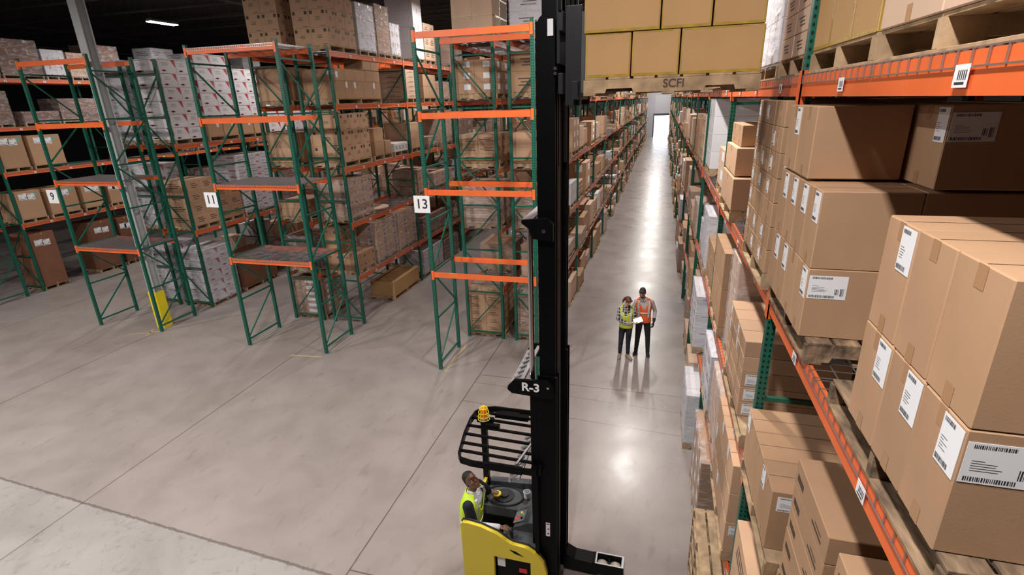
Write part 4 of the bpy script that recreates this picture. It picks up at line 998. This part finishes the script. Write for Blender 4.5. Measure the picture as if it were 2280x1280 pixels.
# ------------------------------------------------------------------ people
def cap(m,p,q,r1,r2,n=12):
    p=Vector(p);q=Vector(q); m.bar(p,q,r1,n,0,r2); m.sph(p,r1,n,8); m.sph(q,r2,n,8)
def chain(m,pts,rs):
    for (a,b),(c,d) in zip(zip(pts,rs),zip(pts[1:],rs[1:])): cap(m,a,c,b,d)
def ring(c,s,f,w,d,n=18,sq=1.0):
    out=[]
    for i in range(n):
        t=2*math.pi*i/n; cs,sn=math.cos(t),math.sin(t)
        cs=math.copysign(abs(cs)**sq,cs); sn=math.copysign(abs(sn)**sq,sn)
        out.append(Vector(c)+Vector(s)*w*cs+Vector(f)*d*sn)
    return out
def hand(m,w,d,nrm,th,k=1.0,curl=.5,spread=1):
    """w wrist, d finger direction, nrm palm normal (the way fingers curl), th thumb side"""
    w=Vector(w);d=Vector(d).normalized();nrm=Vector(nrm); nrm=(nrm-d*nrm.dot(d)).normalized(); th=Vector(th); th=(th-d*th.dot(d)-nrm*th.dot(nrm)).normalized()
    c=w+d*.05*k
    for o in (-.027,-.009,.009,.027): cap(m,w+th*o*.7*k,w+d*.085*k+th*o*k,.0125*k,.0125*k,8)
    for i,(o,L) in enumerate(((.03,.072),(.010,.08),(-.010,.074),(-.029,.058))):
        p=w+d*.088*k+th*o*k; a=d
        for j,(f,r) in enumerate(((.45,.0095),(.3,.0088),(.25,.008))):
            ang=curl*(.5+.5*j); a2=(d*math.cos(ang*(j+.6))+nrm*math.sin(ang*(j+.6))+th*.06*(1.5-i)*spread).normalized(); q=p+a2*L*f*k; cap(m,p,q,r*k,(r-.0005)*k,8); p=q
    p=w+d*.025*k+th*.03*k; a=(d*.6+th*.75+nrm*.25).normalized(); q=p+a*.038*k; cap(m,p,q,.012*k,.0105*k,8); r=q+(d*.85+th*.25+nrm*.4).normalized()*.032*k; cap(m,q,r,.0105*k,.009*k,8)
def remesh(o,vox,sm=2):
    r=o.modifiers.new('r','REMESH'); r.mode='VOXEL'; r.voxel_size=vox; r.use_smooth_shade=True
    if sm: s=o.modifiers.new('s','SMOOTH'); s.iterations=sm; s.factor=.5
def basis(f,up):
    f=Vector(f).normalized(); up=Vector(up); s=f.cross(up).normalized(); u=s.cross(f); return s,f,u     # s = to the person's right
def head(m,c,f,up,k=1.0,beard=0):
    s,f,u=basis(f,up); c=Vector(c); P=lambda a,b,h: c+s*a*k+f*b*k+u*h*k
    prof=[(-.118,.052,.030,.032),(-.105,.040,.042,.050),(-.085,.030,.053,.064),(-.055,.018,.062,.078),(-.02,.008,.069,.088),(.02,.0,.074,.094),(.055,-.004,.075,.095),(.085,-.008,.068,.086),(.108,-.012,.050,.064),(.12,-.014,.025,.034)]
    m.loft([ring(P(0,b,h),s,f,w*k,d*k,20) for h,b,w,d in prof])
    # nose
    m.loft([[P(-.009,.086,.025),P(.009,.086,.025),P(.006,.097,.022),P(-.006,.097,.022)],[P(-.017,.080,-.03),P(.017,.080,-.03),P(.010,.116,-.026),P(-.010,.116,-.026)]])
    m.sph(P(0,.085,-.06),.02*k,10,6,sc=(1,.6,.6))
    m.sph(P(0,.083,.038),.03*k,10,6); 
    for a in (-1,1):
        m.sph(P(a*.077,-.01,-.01),.022*k,10,6,sc=(.5,.8,1.3)); m.sph(P(a*.04,.062,-.02),.024*k,10,6)
    return P,s,f,u
def person(label,J,mats,opts):
    """J: world positions of joints. All garments are children of the body."""
    ox=Vector(J['root']); T=empty('person',ox,label,'person'); k=opts.get('k',1.0); vox=opts.get('vox',.009)
    L=lambda p:Vector(p)-ox
    J={a:(L(b) if a!='root' else b) for a,b in J.items()}
    def part(name,m,mt,v=None,sm=2,par=T,lab=None):
        o=m.obj(name,[mt],par,True); remesh(o,v or vox,sm)
        if lab:o['label']=lab
        return o
    m=MB(); P,hs,hf,hu=head(m,J['head'],opts['face'],opts['up'],k)
    cap(m,J['neck'],J['head']+(-hu*.06-hf*.01)*k,.056*k,.052*k)
    # core and limbs under the clothes keep the body in one piece
    chain(m,[J['neck'],J['chest'],J['hip']],[.06*k,.10*k,.10*k])
    for sd in 'RL':
        chain(m,[J['chest']+(J['sh'+sd]-J['chest'])*.3,J['sh'+sd],J['el'+sd],J['wr'+sd]],[.07*k,.045*k,.036*k,.025*k])
        hd=opts['hand'+sd]; hand(m,J['wr'+sd],*hd[:3],k=k*1.02,curl=hd[3])
        chain(m,[J['hip']+(J['hp'+sd]-J['hip'])*.5,J['hp'+sd],J['kn'+sd],J['an'+sd]],[.08*k,.07*k,.05*k,.035*k])
    body=part('body',m,mats['skin'],opts.get('voxb',.006),2)
    # face features
    for a in (-1,1):
        q=MB(); q.sph(P(a*.031,.078,.008),.0125*k,10,6); e=q.obj('eye',[MX['eye']],body,True); e['label']='eye'
        q=MB(); q.sph(P(a*.031,.0865,.008),.0075*k,8,5); q.obj('iris',[MX['iris']],body,True)
        q=MB(); cap(q,P(a*.018,.091,.036),P(a*.046,.081,.034),.0045*k,.0035*k,6); q.obj('eyebrow',[mats['hair']],body,True)
    q=MB(); cap(q,P(-.02,.093,-.064),P(.02,.093,-.064),.0055*k,.0055*k,6); q.obj('mouth',[MX['lip']],body,True)
    # hair
    q=MB(); hp=opts.get('hair','short')
    pr=[(-.06,-.045,.060,.052),(-.02,-.035,.074,.064),(.02,-.03,.078,.074),(.055,-.018,.079,.088),(.085,-.014,.073,.092),(.110,-.014,.055,.072),(.126,-.016,.026,.036)]
    q.loft([ring(P(0,b,h),hs,hf,w*k,d*k,20) for h,b,w,d in pr])
    if hp=='long':
        chain(q,[P(0,-.08,.02),P(.02,-.12,-.03),P(.035,-.12,-.12),P(.04,-.10,-.2)],[.05*k,.035*k,.03*k,.012*k]); chain(q,[P(-.04,.07,.085),P(.05,.06,.075),P(.078,.03,.02)],[.03*k,.028*k,.015*k]); chain(q,[P(-.03,.07,.085),P(-.07,.05,.05),P(-.078,.03,0)],[.028*k,.022*k,.014*k])
    if hp=='quiff': chain(q,[P(-.045,.065,.10),P(0,.078,.11),P(.045,.065,.10)],[.028*k,.032*k,.026*k])
    part('hair',q,mats['hair'],.007,1)
    if opts.get('beard'):
        q=MB(); q.loft([ring(P(0,b,h),hs,hf,w*k,d*k,18) for h,b,w,d in ((-.13,.045,.034,.036),(-.11,.038,.048,.056),(-.085,.03,.058,.068),(-.06,.02,.066,.071))]); chain(q,[P(-.03,.09,-.05),P(0,.097,-.046),P(.03,.09,-.05)],[.007,.008,.007]); part('beard',q,mats['hair'],.006,1)
    # shirt
    sa=(J['shR']-J['shL']).normalized(); up=(J['neck']-J['hip']).normalized(); fw=up.cross(sa).normalized()
    if fw.dot(hf)<0: fw=-fw
    hipc,ch,nk=J['hip'],J['chest'],J['neck']; shc=(J['shR']+J['shL'])/2; sw=(J['shR']-J['shL']).length/2
    def torso(q,g,lo=0,hi=1,fl=0):
        rows=[(hipc-up*.02,.165*k+fl,.115*k+fl),(hipc+up*.10*k,.155*k+fl*.6,.115*k),(hipc.lerp(ch,.5),.155*k,.12*k),(ch,.175*k,.13*k),(shc-up*.04*k,sw*1.04,.115*k),(shc+up*.035*k,sw*.88,.085*k),(nk+up*.0,.075*k,.07*k)]
        rows=rows[lo:len(rows)-(1-hi)]
        q.loft([ring(c,sa,fw,w+g,d+g,24,.9) for c,w,d in rows])
    q=MB(); torso(q,.0)
    for sd in 'RL':
        w=J['el'+sd].lerp(J['wr'+sd],opts.get('sleeve',.92)); chain(q,[J['sh'+sd],J['sh'+sd].lerp(J['el'+sd],.5),J['el'+sd],w],[.060*k,.055*k,.047*k,.038*k])
    part('shirt',q,mats['shirt'],vox,3)
    q=MB()
    for a in (-1,1): chain(q,[nk+sa*a*.06*k-fw*.03,nk+sa*a*.062*k+fw*.03,nk+sa*a*.02*k+fw*.085-up*.05],[.016,.018,.016])
    part('shirt_collar',q,mats.get('collar',mats['shirt']),.006,1)
    if 'dark_sleeve' in mats:
        q=MB(); chain(q,[J['shR'],J['shR'].lerp(J['elR'],.5),J['elR']],[.074*k,.072*k,.066*k]); part('dark_shirt_sleeve',q,mats['dark_sleeve'],vox,3)
        q=MB(); chain(q,[J['shL'],J['shL'].lerp(J['elL'],.5),J['elL']],[.074*k,.072*k,.066*k]); part('dark_shirt_sleeve',q,mats['dark_sleeve'],vox,3)
    # vest: open V at the front
    rows=[(hipc-up*opts.get('vlen',.07)*k,.178*k,.128*k),(hipc+up*.10*k,.168*k,.128*k),(hipc.lerp(ch,.5),.168*k,.133*k),(ch,.187*k,.143*k),(shc-up*.04*k,sw*1.08+.012,.13*k),(shc+up*.045*k,sw*.98,.098*k)]
    q=MB(); n=28; rr=[ring(c,sa,fw,w,d,n,.9) for c,w,d in rows]; fi=n//4
    for j in range(len(rr)-1):
        for i in range(n):
            i2=(i+1)%n; gap=[0,0,0,1,3][j]
            dd=min(abs(i-fi),abs(i2-fi)) if gap else 99
            if gap and (abs(i+.5-fi)<gap): continue
            q.quad(rr[j][i],rr[j][i2],rr[j+1][i2],rr[j+1][i])
    top_=rr[-1]; inner=ring(nk+up*.0,sa,fw,.085*k,.075*k,n,.9)
    for i in range(n):
        i2=(i+1)%n
        if abs(i+.5-fi)<4: continue
        q.quad(top_[i],top_[i2],inner[i2],inner[i])
    vest=q.obj('safety_vest',[mats['vest']],T,True); we=vest.modifiers.new('w','WELD'); we.merge_threshold=.0005; so=vest.modifiers.new('s','SOLIDIFY'); so.thickness=.012; so.offset=1
    ss=vest.modifiers.new('ss','SUBSURF'); ss.levels=1; ss.render_levels=1
    def band(c,w,d,h):
        q=MB(); a=ring(c-up*h,sa,fw,w,d,28,.9); b=ring(c+up*h,sa,fw,w,d,28,.9); q.loft([a,b],caps=False); o=q.obj('reflective_band',[MX['reflect']],vest,True); s_=o.modifiers.new('s','SOLIDIFY'); s_.thickness=.006; s_.offset=1
    cm=hipc.lerp(ch,opts.get('bandpos',.55)); band(cm,.169*k+.009,.135*k+.009,.024*k)
    for a in (-1,1):
        q=MB(); pts=[]
        for c,w,d in rows[1:]:
            t=math.pi/2-a*.62; cs=math.copysign(abs(math.cos(t))**.9,math.cos(t)); sn=abs(math.sin(t))**.9; pts.append((c+sa*(w+.014)*cs+fw*(d+.014)*sn))
        pts.append(shc+up*.05*k+sa*a*sw*.5)
        bk=[]
        for p0,p1 in zip(pts,pts[1:]):
            q.quad(p0-sa*.022*k,p0+sa*.022*k,p1+sa*.022*k,p1-sa*.022*k)
        o=q.obj('reflective_band',[MX['reflect']],vest); we=o.modifiers.new('w','WELD'); we.merge_threshold=.0005; s_=o.modifiers.new('s','SOLIDIFY'); s_.thickness=.008; s_.offset=0
    # trousers
    q=MB(); q.loft([ring(hipc+up*.06*k,sa,fw,.152*k,.112*k,20),ring(hipc-up*.03*k,sa,fw,.168*k,.122*k,20),ring(hipc-up*.11*k,sa,fw,.165*k,.115*k,20)])
    for sd in 'RL':
        chain(q,[J['hp'+sd],J['hp'+sd].lerp(J['kn'+sd],.5),J['kn'+sd],J['kn'+sd].lerp(J['an'+sd],.4),J['an'+sd]],[.092*k,.083*k,.066*k,.06*k,.050*k])
    part('trousers',q,mats['trousers'],vox,3)
    for sd in 'RL':
        q=MB(); a=J['an'+sd]; d=Vector(opts['foot'+sd]); d.z=0; d.normalize(); fz=-ox.z+opts.get('floor',0)
        g=Vector((a.x,a.y,fz)); si=d.cross(Vector((0,0,1)))
        cap(q,a+Vector((0,0,.03)),g+Vector((0,0,.07)),.052*k,.05*k); q.loft([ring(g+d*t+Vector((0,0,h)),si,Vector((0,0,1)),w*k,hh,14) for t,h,w,hh in ((-.075,.04,.032,.038),(-.04,.045,.042,.045),(.04,.045,.046,.045),(.11,.035,.05,.035),(.165,.028,.042,.028),(.19,.022,.02,.018))])
        part('boot',q,mats['boot'],.007,1)
    for sd in 'RL':
        if 'glove'+sd in mats:
            q=MB(); hd=opts['hand'+sd]; w=J['wr'+sd]; hand(q,w,*hd[:3],k=k*1.25,curl=hd[3]); fa=(J['el'+sd]-w).normalized(); cap(q,w+fa*.06,w,.042*k,.036*k); part('work_glove',q,mats['glove'+sd],.006,1)
    return T
MX={'eye':mat('eye_white',(.38,.34,.32),.3),'iris':mat('iris_brown',(.03,.015,.01),.2),'lip':mat('lip',(.35,.1,.08),.5),'reflect':mat('reflective_tape',(.62,.62,.66),.35,metal=.2)}
skin_l=mat('skin_light',(.60,.34,.24),.5,noise_=.06,scale=20); skin_d=mat('skin_brown',(.17,.075,.04),.42,noise_=.1,scale=20)
def plaid():
    m=mat('plaid_flannel',(.02,.022,.04),.85); nt=m.node_tree;N=nt.nodes;L=nt.links;b=N['Principled BSDF']
    tc=N.new('ShaderNodeTexCoord'); prev=None
    for ax in ('X','Z'):
        w=N.new('ShaderNodeTexWave'); w.bands_direction=ax; w.inputs['Scale'].default_value=4.2; w.inputs['Distortion'].default_value=.6; L.new(tc.outputs['Object'],w.inputs[0])
        r=N.new('ShaderNodeValToRGB'); e=r.color_ramp.elements; e[0].position=.72;e[0].color=(.012,.014,.03,1);e[1].position=.86;e[1].color=(.38,.36,.36,1); L.new(w.outputs['Color'],r.inputs[0])
        if prev is None: prev=r.outputs[0]
        else:
            x=N.new('ShaderNodeMix'); x.data_type='RGBA'; x.blend_type='LIGHTEN'; x.inputs[0].default_value=1; L.new(prev,x.inputs[6]); L.new(r.outputs[0],x.inputs[7]); L.new(x.outputs[2],b.inputs['Base Color'])
    return m
lime=mat('lime_vest_fabric',(.58,.80,.03),.6); lime2=mat('yellow_green_vest_fabric',(.62,.72,.05),.6); orv=mat('orange_vest_fabric',(.95,.16,.04),.6)
person('bearded man in orange safety vest and black trousers looking down in the aisle',
 dict(root=(-.17,12.42,0),hip=(-.17,12.42,.98),chest=(-.18,12.40,1.32),neck=(-.2,12.38,1.55),head=(-.225,12.31,1.715),
  shR=(-.36,12.40,1.455),shL=(.0,12.42,1.455),elR=(-.47,12.36,1.19),wrR=(-.35,12.16,1.10),elL=(.10,12.46,1.20),wrL=(.085,12.36,.97),
  hpR=(-.26,12.42,.94),hpL=(-.08,12.42,.94),knR=(-.285,12.40,.51),knL=(-.04,12.40,.51),anR=(-.31,12.46,.10),anL=(-.02,12.40,.10)),
 dict(skin=skin_l,hair=mat('dark_hair',(.018,.013,.012),.6),shirt=mat('light_grey_shirt',(.52,.47,.46),.8,noise_=.15,scale=40),trousers=mat('black_trousers',(.012,.012,.015),.75),vest=orv,boot=mat('black_boots',(.012,.012,.013),.45),gloveL=mat('black_glove',(.012,.012,.014),.6)),
 dict(face=(-.15,-.80,-.55),up=(0,-.4,.9),k=1.0,hair='quiff',beard=True,footR=(-.25,-1,0),footL=(.12,-1,0),handR=((.75,-.5,.1),(.3,.2,-.9),(.2,-.9,.3),.5),handL=((-.05,-.25,-1),(-.9,.2,.1),(-.2,-1,.2),.6),bandpos=.62))
person('red-haired woman in yellow-green safety vest and plaid shirt looking at a tablet',
 dict(root=(-.585,12.14,0),hip=(-.57,12.16,.93),chest=(-.585,12.12,1.22),neck=(-.575,12.09,1.43),head=(-.55,12.03,1.575),
  shR=(-.735,12.12,1.335),shL=(-.42,12.14,1.335),elR=(-.765,12.0,1.10),wrR=(-.545,11.86,1.07),elL=(-.36,12.05,1.11),wrL=(-.40,11.88,1.09),
  hpR=(-.655,12.16,.89),hpL=(-.49,12.16,.89),knR=(-.68,12.13,.48),knL=(-.505,12.12,.48),anR=(-.70,12.16,.10),anL=(-.50,12.14,.10)),
 dict(skin=mat('skin_fair',(.68,.42,.33),.5),hair=mat('red_brown_hair',(.13,.035,.018),.5,noise_=.3,scale=30),shirt=plaid(),trousers=mat('dark_jeans',(.010,.013,.024),.8),vest=lime2,boot=mat('tan_boots',(.27,.19,.12),.7)),
 dict(face=(.45,-.68,-.55),up=(.2,-.3,.9),k=.93,hair='long',footR=(-.05,-1,0),footL=(.65,-.8,0),handR=((.95,-.15,.12),(.1,.2,1),(0,-1,.2),.35),handL=((.6,-.6,.15),(-.2,.2,1),(-.2,-.8,.2),.35),vlen=.1,bandpos=.2))
m=MB(); m.cbox(-.115,-.085,-.005,.115,.085,.005,.002)
tb=m.obj('tablet_computer',[M['blackplastic']],None,loc=(-.285,11.90,1.145)); tb.rotation_euler=(math.radians(28),math.radians(-20),math.radians(15)); tag(tb,'tablet with a white screen held by the red-haired woman','tablet')
m=MB(); m.box(-.105,-.075,.005,.105,.075,.0062); m.obj('screen',[mat('tablet_screen',(.9,.9,.92),.3,emit=.8)],tb)
person('truck driver in lime safety vest looking up at the raised load',
 dict(root=(-2.070,4.98,.24),hip=(-2.080,4.98,1.04),chest=(-2.065,4.99,1.34),neck=(-2.050,5.02,1.56),head=(-2.06,5.01,1.71),
  shR=(-2.045,4.82,1.47),shL=(-2.045,5.2,1.49),elR=(-1.980,4.80,1.21),wrR=(-1.62,4.82,1.235),elL=(-1.980,5.36,1.27),wrL=(-1.95,5.41,1.22),
  hpR=(-2.070,4.90,1.0),hpL=(-2.070,5.06,1.0),knR=(-2.010,4.90,.64),knL=(-1.980,5.08,.64),anR=(-2.050,4.90,.34),anL=(-2.010,5.08,.34)),
 dict(skin=skin_d,hair=mat('black_hair',(.008,.007,.007),.7),shirt=mat('pale_blue_shirt',(.62,.62,.70),.8,noise_=.1,scale=30),trousers=mat('navy_trousers',(.012,.014,.03),.8),vest=lime,boot=mat('dark_work_boots',(.02,.018,.016),.6),dark_sleeve=mat('navy_sleeve',(.006,.007,.016),.85)),
 dict(face=(.70,-.42,.58),up=(-.6,.1,.75),k=.97,hair='short',footR=(1,-.1,0),footL=(1,.1,0),handR=((.9,.05,-.12),(.1,0,-1),(0,1,.3),.55),handL=((.75,.1,-.15),(.1,0,-1),(0,-1,.3),.6),floor=.245,vlen=.12,vox=.008,voxb=.005,bandpos=.35,sleeve=.9))
# worn floor tape
for (x,y,dx,dy,rz,l) in ((-14.55,10.75,.9,.06,.5,'worn yellow tape strip on the floor left of the yellow column guard'),(-14.45,10.8,.06,.5,.5,'short yellow tape piece crossing another by the yellow column guard'),(-8.75,10.45,.9,.06,.1,'faint yellow tape strip on the floor by the sign 11 bay'),(-4.78,11.2,.06,1.5,0,'faint yellow tape line on the floor inside the sign 13 bay')):
    q=MB(); q.box(-dx/2,-dy/2,.0,dx/2,dy/2,.0015); o=q.obj('floor_tape',[mat('worn_floor_tape',(.55,.43,.17),.7,noise_=.4,scale=25,col2=(.30,.25,.2))],None,loc=(x,y,.0005)); o.rotation_euler=(0,0,rz); tag(o,l,'floor tape')
# ------------------------------------------------------------------ more than 300
# ------------------------------------------------------------------ more than 300 cartons in view: keep the largest as objects, the rest become one object
def prune(keep=292):
    cam_p=Vector((0,0,6.2)); cs=[]
    for o in list(COL.objects):
        if o.parent is None and o.get('category')=='carton':
            d=(Vector(o.location)-cam_p).length; dm=o.data.vertices
            cs.append((o.dimensions.x*o.dimensions.z+o.dimensions.y*o.dimensions.z if False else 1,d,o))
    def sz(o):
        b=o.bound_box; dx=b[6][0]-b[0][0]; dy=b[6][1]-b[0][1]; dz=b[6][2]-b[0][2]; p=Vector(o.location); d=(p-cam_p).length
        return (dx+dy)*dz/d**2
    L=sorted([c[2] for c in cs],key=sz,reverse=True)
    rest=L[keep:]
    V,F,MI,mats=[],[],[],[]
    for o in rest:
        n=len(V); off=Vector(o.location); me=o.data
        mm=[]
        for mt in me.materials:
            if mt not in mats: mats.append(mt)
            mm.append(mats.index(mt))
        V+=[tuple(v.co+off) for v in me.vertices]
        for p in me.polygons: F.append(tuple(n+i for i in p.vertices)); MI.append(mm[p.material_index])
        for ch in list(o.children): bpy.data.objects.remove(ch)
        bpy.data.objects.remove(o)
    if rest:
        me=bpy.data.meshes.new('cartons'); me.from_pydata(V,[],F)
        for mt in mats: me.materials.append(mt)
        me.polygons.foreach_set('material_index',MI); me.update()
        o=link('cartons',me); tag(o,'smaller loose cartons scattered over the pallets deeper in the racks','cartons'); o['kind']='stuff'
    print('CARTONS kept',min(keep,len(L)),'merged',len(rest))
prune()
